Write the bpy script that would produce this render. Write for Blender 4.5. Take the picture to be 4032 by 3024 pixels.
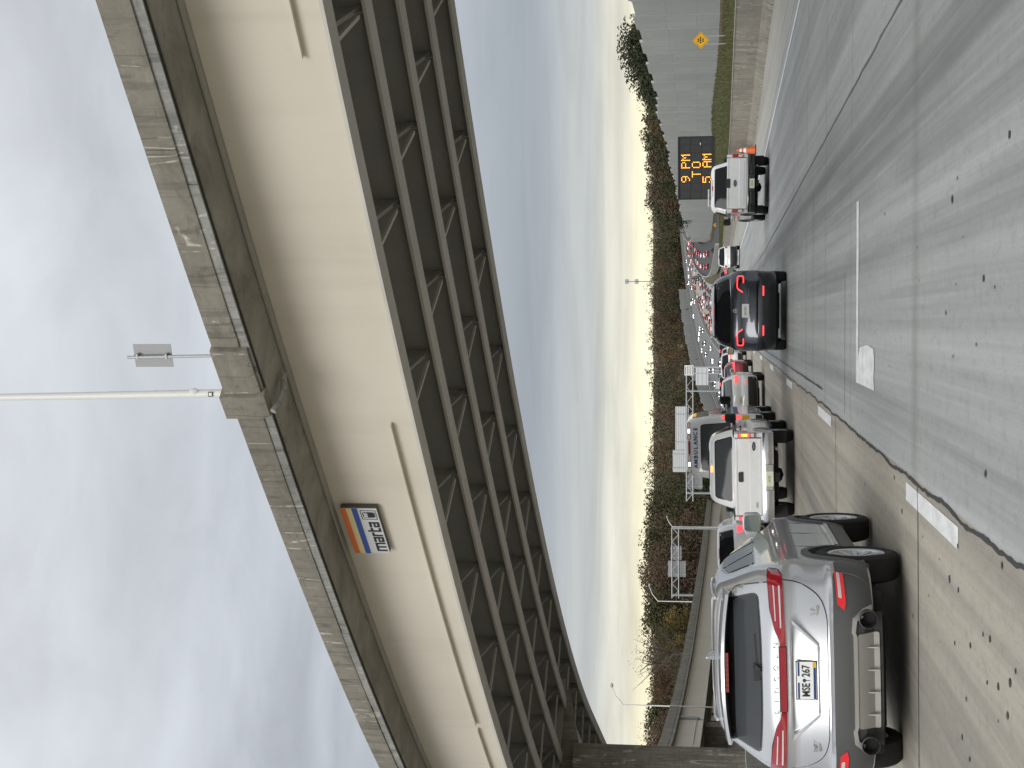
import bpy, bmesh, math, random
from mathutils import Vector, Matrix, noise as mnoise
random.seed(7)
R = math.radians
S = bpy.context.scene
for o in list(bpy.data.objects): bpy.data.objects.remove(o)
C = S.collection
# ------------------------------------------------------------------ camera (the phone was held so that the picture lies on its side)
PITCH, YAW, CAMZ = 7.952, 2.49, 1.70
fh = Vector((-math.sin(R(YAW)), math.cos(R(YAW)), 0))
RT = Vector((math.cos(R(YAW)), math.sin(R(YAW)), 0))
FW = fh*math.cos(R(PITCH)) + Vector((0, 0, math.sin(R(PITCH))))
UP = RT.cross(FW)
cam = bpy.data.cameras.new('camera'); camo = bpy.data.objects.new('camera', cam); C.objects.link(camo)
cx, cy, cz = -UP, RT, -FW
camo.matrix_world = Matrix(((cx.x, cy.x, cz.x, 0), (cx.y, cy.y, cz.y, 0), (cx.z, cy.z, cz.z, CAMZ), (0, 0, 0, 1)))
cam.sensor_fit = 'HORIZONTAL'; cam.sensor_width = 36; cam.lens = 52.08
cam.clip_start = 0.1; cam.clip_end = 9000
S.camera = camo
# ------------------------------------------------------------------ sky
W = bpy.data.worlds.new('World'); S.world = W; W.use_nodes = True
nt = W.node_tree; nt.nodes.clear(); N = nt.nodes; L = nt.links
def nd(t, **k):
    n = N.new(t)
    for a, b in k.items(): setattr(n, a, b)
    return n
SUN_EL, SUN_AZ = 31, 196          # degrees; azimuth clockwise from +Y
sky = nd('ShaderNodeTexSky', sky_type='NISHITA'); sky.sun_disc = False
sky.sun_elevation = R(SUN_EL); sky.sun_rotation = R(SUN_AZ)
geo = nd('ShaderNodeTexCoord'); sep = nd('ShaderNodeSeparateXYZ'); L.new(geo.outputs['Generated'], sep.inputs[0])
def mth(op, a, b=None, clamp=False):
    n = nd('ShaderNodeMath', operation=op); n.use_clamp = clamp
    for i, q in enumerate((a, b)):
        if q is None: continue
        if isinstance(q, (int, float)): n.inputs[i].default_value = q
        else: L.new(q, n.inputs[i])
    return n.outputs[0]
zc = mth('MAXIMUM', sep.outputs[2], 0.0)
den = mth('ADD', zc, 0.10)
cmb = nd('ShaderNodeCombineXYZ')
L.new(mth('DIVIDE', sep.outputs[0], den), cmb.inputs[0]); L.new(mth('DIVIDE', sep.outputs[1], den), cmb.inputs[1])
def cloudnoise(scale, detail, rough, off, dist=0.4):
    mp = nd('ShaderNodeMapping'); mp.inputs['Location'].default_value = off; L.new(cmb.outputs[0], mp.inputs[0])
    n = nd('ShaderNodeTexNoise'); n.inputs['Scale'].default_value = scale; n.inputs['Detail'].default_value = detail
    n.inputs['Roughness'].default_value = rough; n.inputs['Distortion'].default_value = dist
    L.new(mp.outputs[0], n.inputs['Vector']); return n.outputs['Fac']
nbig = cloudnoise(1.1, 5, 0.5, (3.1, 0.7, 0)); nfine = cloudnoise(3.2, 7, 0.55, (8, 2, 0), 0.7)
def ramp(src, stops):
    r = nd('ShaderNodeValToRGB'); cr = r.color_ramp; cr.interpolation = 'EASE'
    while len(cr.elements) < len(stops): cr.elements.new(0.5)
    for e, (p, c) in zip(cr.elements, stops): e.position = p; e.color = (*c, 1)
    L.new(src, r.inputs[0]); return r.outputs[0]
# elevation gradient of the overcast: pale break at the horizon, heavier layer at about seven degrees, lighter above
grad = ramp(zc, [(0.0, (.93, .86, .66)), (.048, (.97, .89, .64)), (.064, (.72, .70, .60)), (.088, (.50, .52, .52)), (.125, (.335, .365, .40)),
                 (.19, (.45, .485, .53)), (.27, (.56, .59, .635)), (.45, (.60, .625, .66)), (1.0, (.80, .825, .86))])
amp = ramp(zc, [(0, (.30,)*3), (.05, (.34,)*3), (.13, (.13,)*3), (.25, (.7,)*3), (.5, (.85,)*3), (1, (.6,)*3)])
mps = nd('ShaderNodeMapping'); mps.inputs['Scale'].default_value = (2.2, 2.2, 34); mps.inputs['Location'].default_value = (2.2, 5, 1.3); L.new(geo.outputs['Generated'], mps.inputs[0])
nst = nd('ShaderNodeTexNoise'); nst.inputs['Scale'].default_value = 1.6; nst.inputs['Detail'].default_value = 6; nst.inputs['Roughness'].default_value = .55; nst.inputs['Distortion'].default_value = 1.1; L.new(mps.outputs[0], nst.inputs['Vector'])
stamp = ramp(zc, [(0, (.9,)*3), (.07, (1.0,)*3), (.10, (.55,)*3), (.15, (.22,)*3), (.3, (.05,)*3), (1, (0,)*3)])
streaks = mth('MULTIPLY', mth('SUBTRACT', nst.outputs['Fac'], .5), mth('MULTIPLY', stamp, .75))
nmix = mth('ADD', mth('MULTIPLY', mth('SUBTRACT', nbig, .5), 1.5), mth('MULTIPLY', mth('SUBTRACT', nfine, .5), .6))
fac = mth('ADD', mth('ADD', 1.0, streaks), mth('MULTIPLY', nmix, amp))
mulc = nd('ShaderNodeVectorMath', operation='SCALE'); L.new(grad, mulc.inputs[0]); L.new(fac, mulc.inputs['Scale'])
sc10 = nd('ShaderNodeVectorMath', operation='SCALE'); L.new(mulc.outputs[0], sc10.inputs[0]); sc10.inputs['Scale'].default_value = 8.9
mx = nd('ShaderNodeMix', data_type='RGBA'); mx.inputs['Factor'].default_value = 0.96
L.new(sky.outputs[0], mx.inputs[6]); L.new(sc10.outputs[0], mx.inputs[7])
bg = nd('ShaderNodeBackground'); bg.inputs['Strength'].default_value = 0.10; L.new(mx.outputs[2], bg.inputs[0])
wo = nd('ShaderNodeOutputWorld'); L.new(bg.outputs[0], wo.inputs[0])
# ------------------------------------------------------------------ sun behind the overcast
sl = bpy.data.lights.new('sun', 'SUN'); sl.energy = 1.5; sl.angle = R(30); sl.color = (1, .982, .955)
so = bpy.data.objects.new('sun', sl); C.objects.link(so)
sd = Vector((math.sin(R(SUN_AZ))*math.cos(R(SUN_EL)), math.cos(R(SUN_AZ))*math.cos(R(SUN_EL)), math.sin(R(SUN_EL))))
so.rotation_euler = sd.to_track_quat('Z', 'Y').to_euler(); so.location = (0, 0, 60)
vs = S.view_settings; vs.view_transform = 'Standard'; vs.look = 'None'; vs.gamma = 1; vs.use_curve_mapping = False; vs.exposure = 0.32
S.cycles.max_bounces = 5; S.cycles.diffuse_bounces = 3; S.cycles.glossy_bounces = 2
S.cycles.use_adaptive_sampling = True; S.cycles.adaptive_threshold = .02; S.cycles.transmission_bounces = 3
S.cycles.sample_clamp_indirect = 6
try: S.cycles.use_denoising = True
except Exception: pass

# ------------------------------------------------------------------ materials
MATS = {}
def mat(name, col, rough=.6, metal=0, spec=.5, coat=0, emit=None, es=0, build=None, trans=0, coatr=.05):
    m = bpy.data.materials.new(name); m.use_nodes = True
    b = m.node_tree.nodes['Principled BSDF']
    b.inputs['Base Color'].default_value = (*col, 1); b.inputs['Roughness'].default_value = rough
    b.inputs['Metallic'].default_value = metal; b.inputs['Specular IOR Level'].default_value = spec
    b.inputs['Coat Weight'].default_value = coat; b.inputs['Coat Roughness'].default_value = coatr
    if trans: b.inputs['Transmission Weight'].default_value = trans
    if emit: b.inputs['Emission Color'].default_value = (*emit, 1); b.inputs['Emission Strength'].default_value = es
    if build: build(m.node_tree, b)
    MATS[name] = m; return m
class NT:
    def __init__(s, t): s.t = t; s.co = t.nodes.new('ShaderNodeTexCoord').outputs['Object']
    def map(s, sc=(1, 1, 1), loc=(0, 0, 0), rot=(0, 0, 0)):
        m = s.t.nodes.new('ShaderNodeMapping'); m.inputs['Scale'].default_value = sc; m.inputs['Location'].default_value = loc; m.inputs['Rotation'].default_value = rot
        s.t.links.new(s.co, m.inputs[0]); return m.outputs[0]
    def noise(s, v, scale=1, det=4, ro=.55, dist=0):
        n = s.t.nodes.new('ShaderNodeTexNoise'); n.inputs['Scale'].default_value = scale; n.inputs['Detail'].default_value = det
        n.inputs['Roughness'].default_value = ro; n.inputs['Distortion'].default_value = dist; s.t.links.new(v, n.inputs['Vector']); return n.outputs['Fac']
    def ramp(s, f, stops):
        r = s.t.nodes.new('ShaderNodeValToRGB'); cr = r.color_ramp
        while len(cr.elements) < len(stops): cr.elements.new(.5)
        for e, (p, c) in zip(cr.elements, stops):
            e.position = p; e.color = (*(c if isinstance(c, tuple) else (c,)*3), 1)
        s.t.links.new(f, r.inputs[0]); return r.outputs[0]
    def mix(s, f, a, b, mode='MIX'):
        m = s.t.nodes.new('ShaderNodeMix'); m.data_type = 'RGBA'; m.blend_type = mode
        for i, q in ((0, f), (6, a), (7, b)):
            if isinstance(q, (int, float)): m.inputs[i].default_value = q
            elif isinstance(q, tuple): m.inputs[i].default_value = (*q, 1)
            else: s.t.links.new(q, m.inputs[i])
        return m.outputs[2]
    def math(s, op, a, b=0.0):
        m = s.t.nodes.new('ShaderNodeMath'); m.operation = op
        for i, q in enumerate((a, b)):
            if isinstance(q, (int, float)): m.inputs[i].default_value = q
            else: s.t.links.new(q, m.inputs[i])
        return m.outputs[0]
    def bump(s, b, h, st=.3, d=.01):
        n = s.t.nodes.new('ShaderNodeBump'); n.inputs['Strength'].default_value = st; n.inputs['Distance'].default_value = d
        s.t.links.new(h, n.inputs['Height']); s.t.links.new(n.outputs[0], b.inputs['Normal'])
    def col(s, b, c): s.t.links.new(c, b.inputs['Base Color'])
    def rough(s, b, c): s.t.links.new(c, b.inputs['Roughness'])
    def sep(s):
        n = s.t.nodes.new('ShaderNodeSeparateXYZ'); s.t.links.new(s.co, n.inputs[0]); return n.outputs
def simple_noise(c1, c2, scale=3, stretch=(1, 1, 1), bump=0, fine=60):
    def f(t, b):
        n = NT(t); v = n.map(stretch); a = n.noise(v, scale, 6, .6)
        n.col(b, n.mix(n.ramp(a, [(.3, 0.), (.7, 1.)]), c1, c2))
        if bump: n.bump(b, n.noise(n.map(), fine, 3), bump)
    return f
def road_mat(base, dark, light, tracks, bands=()):
    def f(t, b):
        n = NT(t); xyz = n.sep()
        streak = n.noise(n.map((3.4, .03, 1)), 1.0, 8, .68)             # long wheel-path streaks
        blot = n.noise(n.map((.5, .16, 1)), 1.0, 6, .6, .6)
        fine = n.noise(n.map((1, .55, 1)), 42, 5, .75); grain = n.noise(n.map((1, .5, 1)), 9, 6, .7)
        c = n.mix(n.ramp(streak, [(.34, 0.), (.66, 1.)]), dark, light)
        c = n.mix(n.ramp(blot, [(.35, 0.), (.7, .55)]), c, base)
        c = n.mix(n.ramp(grain, [(.34, .22), (.48, 0.)]), c, tuple(q*.62 for q in dark))
        c = n.mix(n.ramp(grain, [(.56, 0.), (.74, .22)]), c, tuple(min(1, q*1.15) for q in light))
        c = n.mix(n.ramp(fine, [(.34, .30), (.46, 0.)]), c, tuple(q*.6 for q in dark))
        for (y0, w, amt) in bands:                                      # dirty transverse joints between slabs
            d = n.math('ABSOLUTE', n.math('SUBTRACT', n.math('ADD', xyz[1], n.math('MULTIPLY', n.math('SUBTRACT', n.noise(n.map((.9, .02, 1), (0, y0, 0)), 1, 3), .5), .12)), y0))
            c = n.mix(n.math('MULTIPLY', n.ramp(d, [(0, 1.), (w, 0.)]), n.math('MULTIPLY', n.ramp(blot, [(.3, .5), (.7, 1.)]), amt)), c, (dark[0]*.70, dark[1]*.64, dark[2]*.58))
        for (x0, w, amt) in tracks:                                     # worn, oil-darkened bands along the lane
            d = n.math('ABSOLUTE', n.math('SUBTRACT', n.math('ADD', xyz[0], n.math('MULTIPLY', n.math('SUBTRACT', n.noise(n.map((.02, .12, 1), (x0, 3, 0)), 1, 3), .5), .9)), x0))
            c = n.mix(n.math('MULTIPLY', n.ramp(d, [(0, 1.), (w, 0.)]), n.math('MULTIPLY', n.ramp(streak, [(.35, 1.), (.65, .45)]), amt)), c, tuple(q*.55 for q in dark))
        n.col(b, c); n.rough(b, n.ramp(streak, [(.3, .70), (.7, .9)])); n.bump(b, fine, .3, .006)
    return f
mat('grey_concrete_road', (.40, .405, .385), .8, spec=.3, build=road_mat((.36, .368, .35), (.25, .257, .246), (.45, .458, .438), [(2.15, .95, 1.0), (1.5, .3, .5), (-.85, .45, .3), (.7, .35, .4), (4.3, .6, .25), (5.6, .5, .3)], [(13.35, .34, .5), (19.75, .12, .4), (24.4, .22, .4), (29.7, .3, .35), (34.9, .35, .35), (45, .5, .3)]))
mat('beige_concrete_road', (.36, .32, .26), .85, spec=.3, build=road_mat((.395, .358, .29), (.268, .25, .216), (.475, .428, .345), [(-3.3, 1.0, .55), (-6.9, .9, .4), (-1.5, .16, .5)]))
mat('shoulder_concrete', (.40, .38, .33), .85, build=road_mat((.40, .385, .335), (.30, .29, .26), (.46, .44, .385), [(8.8, .5, .4)]))
mat('dark_asphalt', (.055, .056, .058), .85, build=simple_noise((.045, .046, .048), (.085, .086, .088), 1.2, (1, .2, 1), .2))
mat('mid_asphalt', (.16, .16, .16), .85, build=simple_noise((.14, .14, .14), (.22, .22, .215), 1.2, (1, .1, 1), .2))
mat('tar', (.035, .034, .033), .6)
mat('crack_tar', (.03, .03, .03), .6)
mat('faint_joint', (.13, .13, .125), .8)
def worn_paint_nodes(t, b):
    n = NT(t); a = n.noise(n.map((1, .4, 1)), 7, 7, .7); g = n.noise(n.map(), 38, 5, .7)
    c = n.mix(n.ramp(a, [(.35, 0.), (.65, 1.)]), (.60, .60, .575), (.82, .82, .80)); c = n.mix(n.ramp(g, [(.30, .8), (.42, 0.)]), c, (.36, .36, .345)); c = n.mix(n.ramp(a, [(.26, .9), (.34, 0.)]), c, (.36, .36, .34)); n.col(b, c)
mat('road_paint', (.78, .78, .76), .7, build=worn_paint_nodes)
mat('worn_paint', (.5, .5, .48), .7, build=simple_noise((.36, .37, .36), (.56, .56, .55), 4, (1, 1, 1), .1))
def stained(base, dark, light, lime=.8):
    def f(t, b):
        n = NT(t)
        st = n.noise(n.map((3.0, 3.0, .22)), 1.3, 8, .7); big = n.noise(n.map((.35, .35, .9)), 1, 5, .6); mot = n.noise(n.map((1.4, 1.4, 2.2)), 2.2, 9, .75, 1.0)
        c = n.mix(n.ramp(big, [(.32, 0.), (.68, 1.)]), base, dark)
        c = n.mix(n.ramp(mot, [(.30, .75), (.48, 0.)]), c, tuple(q*.62 for q in dark))
        c = n.mix(n.ramp(mot, [(.54, 0.), (.74, .65)]), c, light)
        c = n.mix(n.ramp(st, [(.50, 0.), (.70, .75)]), c, tuple(q*.52 for q in dark))
        ck = n.noise(n.map((.9, .9, .10), (5, 2, 0)), 1.0, 3, .6); brk = n.noise(n.map((2, 2, 3), (1, 9, 4)), 1.6, 3)
        line = n.math('MULTIPLY', n.ramp(n.math('ABSOLUTE', n.math('SUBTRACT', ck, .5)), [(0, 1.), (.010, 0.)]), n.ramp(brk, [(.46, 0.), (.56, lime)]))
        c = n.mix(line, c, (.66, .63, .55))                              # lime bleeding from cracks
        ck2 = n.noise(n.map((.8, .8, .06), (15, 12, 0)), 1.0, 3, .6)
        c = n.mix(n.ramp(n.math('ABSOLUTE', n.math('SUBTRACT', ck2, .5)), [(0, .55), (.007, 0.)]), c, tuple(q*.4 for q in dark))
        n.col(b, c); n.bump(b, mot, .3, .015)
    return f
mat('parapet_concrete', (.30, .275, .22), .85, build=stained((.27, .25, .205), (.18, .166, .132), (.36, .338, .285)))
mat('slab_edge_concrete', (.3, .3, .28), .85, build=stained((.33, .325, .30), (.20, .20, .185), (.50, .49, .45)))
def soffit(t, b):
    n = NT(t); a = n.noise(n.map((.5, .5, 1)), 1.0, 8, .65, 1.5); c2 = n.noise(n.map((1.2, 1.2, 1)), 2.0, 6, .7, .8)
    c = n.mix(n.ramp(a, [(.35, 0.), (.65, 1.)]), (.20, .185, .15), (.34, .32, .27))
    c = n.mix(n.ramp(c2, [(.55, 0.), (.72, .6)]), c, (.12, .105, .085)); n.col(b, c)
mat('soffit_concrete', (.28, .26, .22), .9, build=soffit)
mat('groove_dark', (.03, .028, .025), .9)
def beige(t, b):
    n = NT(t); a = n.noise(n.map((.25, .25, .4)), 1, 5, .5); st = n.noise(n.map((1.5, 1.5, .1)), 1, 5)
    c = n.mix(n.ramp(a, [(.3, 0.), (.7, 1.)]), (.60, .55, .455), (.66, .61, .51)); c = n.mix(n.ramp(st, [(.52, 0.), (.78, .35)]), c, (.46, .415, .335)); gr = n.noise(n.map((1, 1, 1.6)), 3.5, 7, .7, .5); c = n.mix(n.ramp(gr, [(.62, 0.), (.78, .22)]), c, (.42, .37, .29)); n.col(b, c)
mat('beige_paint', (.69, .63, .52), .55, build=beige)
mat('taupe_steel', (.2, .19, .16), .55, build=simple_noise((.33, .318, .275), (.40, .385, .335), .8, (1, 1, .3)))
mat('bounce_lit_steel', (.30, .275, .23), .55, build=simple_noise((.50, .475, .41), (.60, .57, .50), .8, (1, 1, 1)))  # girder steel made lighter to stand for light bounced up off the road
mat('pier_concrete', (.27, .25, .20), .85, build=stained((.30, .28, .23), (.20, .185, .15), (.38, .36, .30)))
mat('barrier_concrete', (.40, .37, .31), .85, build=stained((.40, .365, .30), (.29, .265, .215), (.50, .47, .40)))
mat('far_concrete', (.42, .41, .37), .85, build=stained((.44, .425, .385), (.36, .35, .315), (.52, .51, .47)))
def wall_nodes(k):
    def f(t, b):
        n = NT(t); a = n.noise(n.map((1, .35, .35)), .6, 6, .6); st = n.noise(n.map((1, 1.1, .06), (3, 1, 0)), 1.0, 6, .65); g = n.noise(n.map(), 7, 5, .7)
        c = n.mix(n.ramp(a, [(.3, 0.), (.7, 1.)]), (.36*k, .365*k, .345*k), (.43*k, .432*k, .41*k)); c = n.mix(n.ramp(st, [(.52, 0.), (.72, .35)]), c, (.25, .25, .235))
        c = n.mix(n.ramp(g, [(.3, .25), (.5, 0.)]), c, (.26, .26, .25)); n.col(b, c); n.bump(b, g, .5, .03)
    return f
mat('wall_panel', (.4, .4, .38), .9, build=wall_nodes(1.06)); mat('wall_panel_light', (.4, .4, .38), .9, build=wall_nodes(1.10))
mat('grass_soil', (.07, .085, .03), .95, build=simple_noise((.05, .06, .02), (.10, .095, .042), .8, (1, 1, 1), .4, 10))
mat('dry_ground', (.12, .09, .055), .95, build=simple_noise((.09, .08, .04), (.15, .105, .065), .2))
mat('grass_blades', (.085, .115, .03), .9, build=simple_noise((.06, .07, .022), (.125, .12, .05), .5))
mat('galvanised', (.42, .44, .45), .5, metal=.3)
mat('white_pole', (.72, .72, .69), .4)
mat('sign_back', (.30, .305, .31), .55, metal=.2)
mat('sign_back_light', (.60, .61, .62), .5, metal=.15)
mat('sign_white', (.75, .75, .74), .5)
mat('sign_text_grey', (.12, .12, .12), .6)
mat('sign_yellow', (.78, .42, .02), .5)
mat('sign_black', (.02, .02, .02), .6)

# ------------------------------------------------------------------ mesh helpers
class MB:
    def __init__(s): s.v = []; s.f = []; s.m = []; s.mi = 0
    def vert(s, p): s.v.append(tuple(p)); return len(s.v)-1
    def face(s, ids): s.f.append(tuple(ids)); s.m.append(s.mi)
    def quad(s, a, b, c, d):
        i = len(s.v); s.v += [tuple(a), tuple(b), tuple(c), tuple(d)]; s.face((i, i+1, i+2, i+3))
    def hexa(s, p):                      # eight corners: bottom four counter-clockwise, then top four
        i = len(s.v); s.v += [tuple(q) for q in p]
        for f in ((3, 2, 1, 0), (4, 5, 6, 7), (0, 1, 5, 4), (1, 2, 6, 5), (2, 3, 7, 6), (3, 0, 4, 7)): s.face([i+k for k in f])
    def box(s, x0, x1, y0, y1, z0, z1):
        s.hexa([(x0, y0, z0), (x1, y0, z0), (x1, y1, z0), (x0, y1, z0), (x0, y0, z1), (x1, y0, z1), (x1, y1, z1), (x0, y1, z1)])
    def bar(s, a, b, w, h=None, up=(0, 0, 1)):
        a, b = Vector(a), Vector(b); h = h or w; d = (b-a).normalized(); u = Vector(up)
        if abs(d.dot(u)) > .98: u = Vector((1, 0, 0))
        r = d.cross(u).normalized()*w/2; u = r.cross(d).normalized()*h/2
        s.hexa([a-r-u, a+r-u, b+r-u, b-r-u, a-r+u, a+r+u, b+r+u, b-r+u])
    def tube(s, pts, rad, n=8, caps=True):
        pts = [Vector(p) for p in pts]; rad = rad if isinstance(rad, (list, tuple)) else [rad]*len(pts); rings = []
        for k, p in enumerate(pts):
            d = (pts[min(k+1, len(pts)-1)]-pts[max(k-1, 0)]).normalized(); u = Vector((0, 0, 1)) if abs(d.z) < .95 else Vector((1, 0, 0))
            r = d.cross(u).normalized(); u = r.cross(d)
            rings.append([s.vert(p+(r*math.cos(2*math.pi*q/n)+u*math.sin(2*math.pi*q/n))*rad[k]) for q in range(n)])
        for a, b in zip(rings, rings[1:]):
            for q in range(n): s.face((a[q], a[(q+1) % n], b[(q+1) % n], b[q]))
        if caps: s.face(rings[0][::-1]); s.face(rings[-1])
    def sweep(s, sections, closed=True, caps=True):   # list of equal-length loops
        idx = [[s.vert(p) for p in sec] for sec in sections]; n = len(idx[0])
        for a, b in zip(idx, idx[1:]):
            for q in range(n if closed else n-1): s.face((a[q], a[(q+1) % n], b[(q+1) % n], b[q]))
        if caps and closed: s.face(idx[0][::-1]); s.face(idx[-1])
    def lathe(s, prof, n=24, axis='X', c=(0, 0, 0)):    # prof: (offset along axis, radius)
        rings = []
        for (a, r) in prof:
            ring = []
            for q in range(n):
                t = 2*math.pi*q/n; e, f = r*math.cos(t), r*math.sin(t)
                p = {'X': (a, e, f), 'Y': (e, a, f), 'Z': (e, f, a)}[axis]
                ring.append(s.vert((p[0]+c[0], p[1]+c[1], p[2]+c[2])))
            rings.append(ring)
        for a, b in zip(rings, rings[1:]):
            for q in range(n): s.face((a[q], a[(q+1) % n], b[(q+1) % n], b[q]))
        return rings
    def mesh(s, name, mats, smooth=None):
        me = bpy.data.meshes.new(name); me.from_pydata(s.v, [], s.f); me.update()
        for m in (mats if isinstance(mats, (list, tuple)) else [mats]): me.materials.append(MATS[m])
        if any(s.m): me.polygons.foreach_set('material_index', s.m)
        bm = bmesh.new(); bm.from_mesh(me); bmesh.ops.remove_doubles(bm, verts=bm.verts, dist=1e-5); bmesh.ops.recalc_face_normals(bm, faces=bm.faces); bm.to_mesh(me); bm.free()
        if smooth is not None:
            for p in me.polygons: p.use_smooth = True
            try: me.set_sharp_from_angle(angle=R(smooth))
            except Exception: pass
        return me
    def build(s, name, mats, parent=None, smooth=None, bevel=0):
        return link(name, s.mesh(name, mats, smooth), parent, bevel)
def link(name, me, parent=None, bevel=0):
    o = bpy.data.objects.new(name, me); C.objects.link(o)
    if parent: o.parent = parent
    if bevel:
        b = o.modifiers.new('bevel', 'BEVEL'); b.width = bevel; b.segments = 2; b.limit_method = 'ANGLE'; b.angle_limit = R(40)
    return o
def tag(o, label=None, cat=None, group=None, kind=None):
    if label: o['label'] = label
    if cat: o['category'] = cat
    if group: o['group'] = group
    if kind: o['kind'] = kind
    return o
def empty(name, loc=(0, 0, 0), rz=0):
    o = bpy.data.objects.new(name, None); C.objects.link(o); o.location = loc; o.rotation_euler = (0, 0, rz); o.empty_display_size = .2; return o
def copy_tree(o, parent=None):
    c = o.copy(); C.objects.link(c); c.parent = parent
    for ch in o.children: copy_tree(ch, c)
    return c
def text_mesh(txt, size, name='lettering', extrude=.004, bold=0, spacing=1.0):
    cu = bpy.data.curves.new(name, 'FONT'); cu.body = txt; cu.size = size; cu.extrude = extrude; cu.align_x = 'CENTER'; cu.align_y = 'CENTER'; cu.offset = bold
    cu.space_character = spacing; cu.resolution_u = 3
    to = bpy.data.objects.new('tmp', cu); C.objects.link(to); dg = bpy.context.evaluated_depsgraph_get(); dg.update()
    me = bpy.data.meshes.new_from_object(to.evaluated_get(dg)); bpy.data.objects.remove(to); bpy.data.curves.remove(cu); me.name = name; return me
def lettering(txt, size, matname, parent, loc, rot=(R(90), 0, 0), name='lettering', bold=0, spacing=1.0, sx=1, extrude=.004):
    me = text_mesh(txt, size, name, extrude, bold, spacing); me.materials.clear(); me.materials.append(MATS[matname])
    o = link(name, me, parent); o.location = loc; o.rotation_euler = rot; o.scale = (sx, 1, 1); return o
def softplus(t, w): 
    return w*math.log1p(math.exp(t/w)) if t/w < 40 else t
# ------------------------------------------------------------------ lie of the land
def xm(y): return -10.5 + (.00024*(y-500)**2 if y > 500 else 0)          # line of the median barrier
def zr(y): return .048*softplus(y-520, 35)                               # the road climbs the far hill
def zramp(y): return max(zr(y), .0105*softplus(y-190, 15) + .036*softplus(y-520, 35))
def croad(x, y):                                                          # crowned carriageway
    z = zr(y)
    if x-xm(y)-10.5 < -1.3: z += .010*(x-xm(y)-10.5+1.3)
    if x-xm(y)-10.5 > 2.6: z -= .010*(x-xm(y)-10.5-2.6)
    return z
def barx(y):                                                              # foot of the right-hand barrier
    pts = [(-50, 10.9), (48, 10.25), (75, 8.95), (110, 9.3), (160, 9.75), (260, 10.4), (430, 11.2), (520, 11.5)]
    for (a, p), (b, q) in zip(pts, pts[1:]):
        if a <= y <= b:
            t = (y-a)/(b-a); t = t*t*(3-2*t); return p+(q-p)*t
    return xm(y)+22
def land(x, y):
    rel = x-xm(y); z = zr(y)
    if rel < -23: return z - .2 + min(13, .085*max(0, -23-rel-4)) + 2.5*mnoise.noise((x*.02, y*.02, 1)) * min(1, (-23-rel)/30)
    if y < 500 and x > barx(y)+.25:
        d = x-barx(y)-.25
        g = math.exp(-((y-188)/52)**2)
        if x < 25 and y > 295: return min(z + .92 + d/14*.5, zramp(y)-.15)
        if x < 25: return z + .90 + d/14*(.04+1.4*g) + (zramp(y)-zr(y))*.6
        return z + 2.0 + (zramp(y)-zr(y))*.6 + min(6, (x-25)*.10)
    if y >= 500 and rel > 23: return zramp(y) - .25 + max(0, min(14, (rel-44)*.16))
    return z - .45
def land_base(x, y): return land(x, y) - (.7 if (-30 < y < 299 and x < 24.9 and x > barx(y)-.5) else 0)
def frange(a, b, n): return [a+(b-a)*i/(n-1) for i in range(n)]
ys = frange(-60, 60, 13)[:-1]+frange(60, 560, 51)[:-1]+frange(560, 1400, 43)+[1600, 1900, 2400, 3200]
xs = sorted(set([-1400, -900, -600, -420, -300, -230, -180, -150]+list(range(-130, -30, 8))+list(range(-34, 8, 6))+[8, 9, 9.6, 10, 10.4, 10.8, 11.2, 12, 13, 15, 17, 19, 21, 23, 24.9, 25.1, 27, 30, 34, 40, 48, 56, 64, 72, 82, 95, 110, 130, 160, 200, 260, 360, 600, 1000, 1500]))
m = MB(); idx = {}
for j, y in enumerate(ys):
    for i, x in enumerate(xs): idx[i, j] = m.vert((x, y, land_base(x, y)))
for j in range(len(ys)-1):
    for i in range(len(xs)-1): m.face((idx[i, j], idx[i+1, j], idx[i+1, j+1], idx[i, j+1]))
ground = tag(m.build('ground', 'dry_ground', smooth=60), kind='structure')
def ribbon(name, f0, f1, zf, yl, mt, dz=0, nx=2, parent=None, kind='structure'):
    m = MB(); rows = []
    for y in yl:
        rows.append([m.vert((f0(y)+(f1(y)-f0(y))*k/(nx-1), y, zf(f0(y)+(f1(y)-f0(y))*k/(nx-1), y)+dz)) for k in range(nx)])
    for a, b in zip(rows, rows[1:]):
        for k in range(nx-1): m.face((a[k], a[k+1], b[k+1], b[k]))
    o = m.build(name, mt, parent, smooth=60)
    if kind: tag(o, kind=kind)
    return o
yroad = frange(-40, 500, 109)+frange(510, 1300, 80)
def edgex(y):
    pts = [(-60, 8.0), (20, 7.3), (32, 6.95), (55, 6.3), (85, 5.75), (117, 5.75), (200, 6.2), (400, 7), (2000, 8)]
    for (a, p), (b, q) in zip(pts, pts[1:]):
        if a <= y <= b: return p+(q-p)*(y-a)/(b-a)
    return 7
off = lambda d: (lambda y: xm(y)+10.5+d)
road = ribbon('road', off(-1.41), lambda y: xm(y)+10.5+edgex(y)+.5, croad, yroad, 'grey_concrete_road', 0, 6)
left_lanes = ribbon('left_lanes', off(-10.2), off(-1.41), croad, yroad, 'beige_concrete_road', 0, 5)
shoulder = ribbon('road_shoulder', lambda y: xm(y)+10.5+edgex(y)+.5, lambda y: barx(y)+.05 if y < 520 else xm(y)+22, croad, yroad, 'shoulder_concrete', .004, 3)
oncoming = ribbon('oncoming_road', lambda y: xm(y)-20, lambda y: xm(y)-.3, lambda x, y: zr(y)-.1, yroad, 'mid_asphalt', 0, 2)
ramp_road = ribbon('ramp_road', lambda y: (15 if y < 500 else xm(y)+26), lambda y: (25.2 if y < 500 else xm(y)+38), lambda x, y: zramp(y)+.05, frange(296, 500, 41)+frange(510, 1250, 75), 'dark_asphalt', .35, 2)
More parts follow.
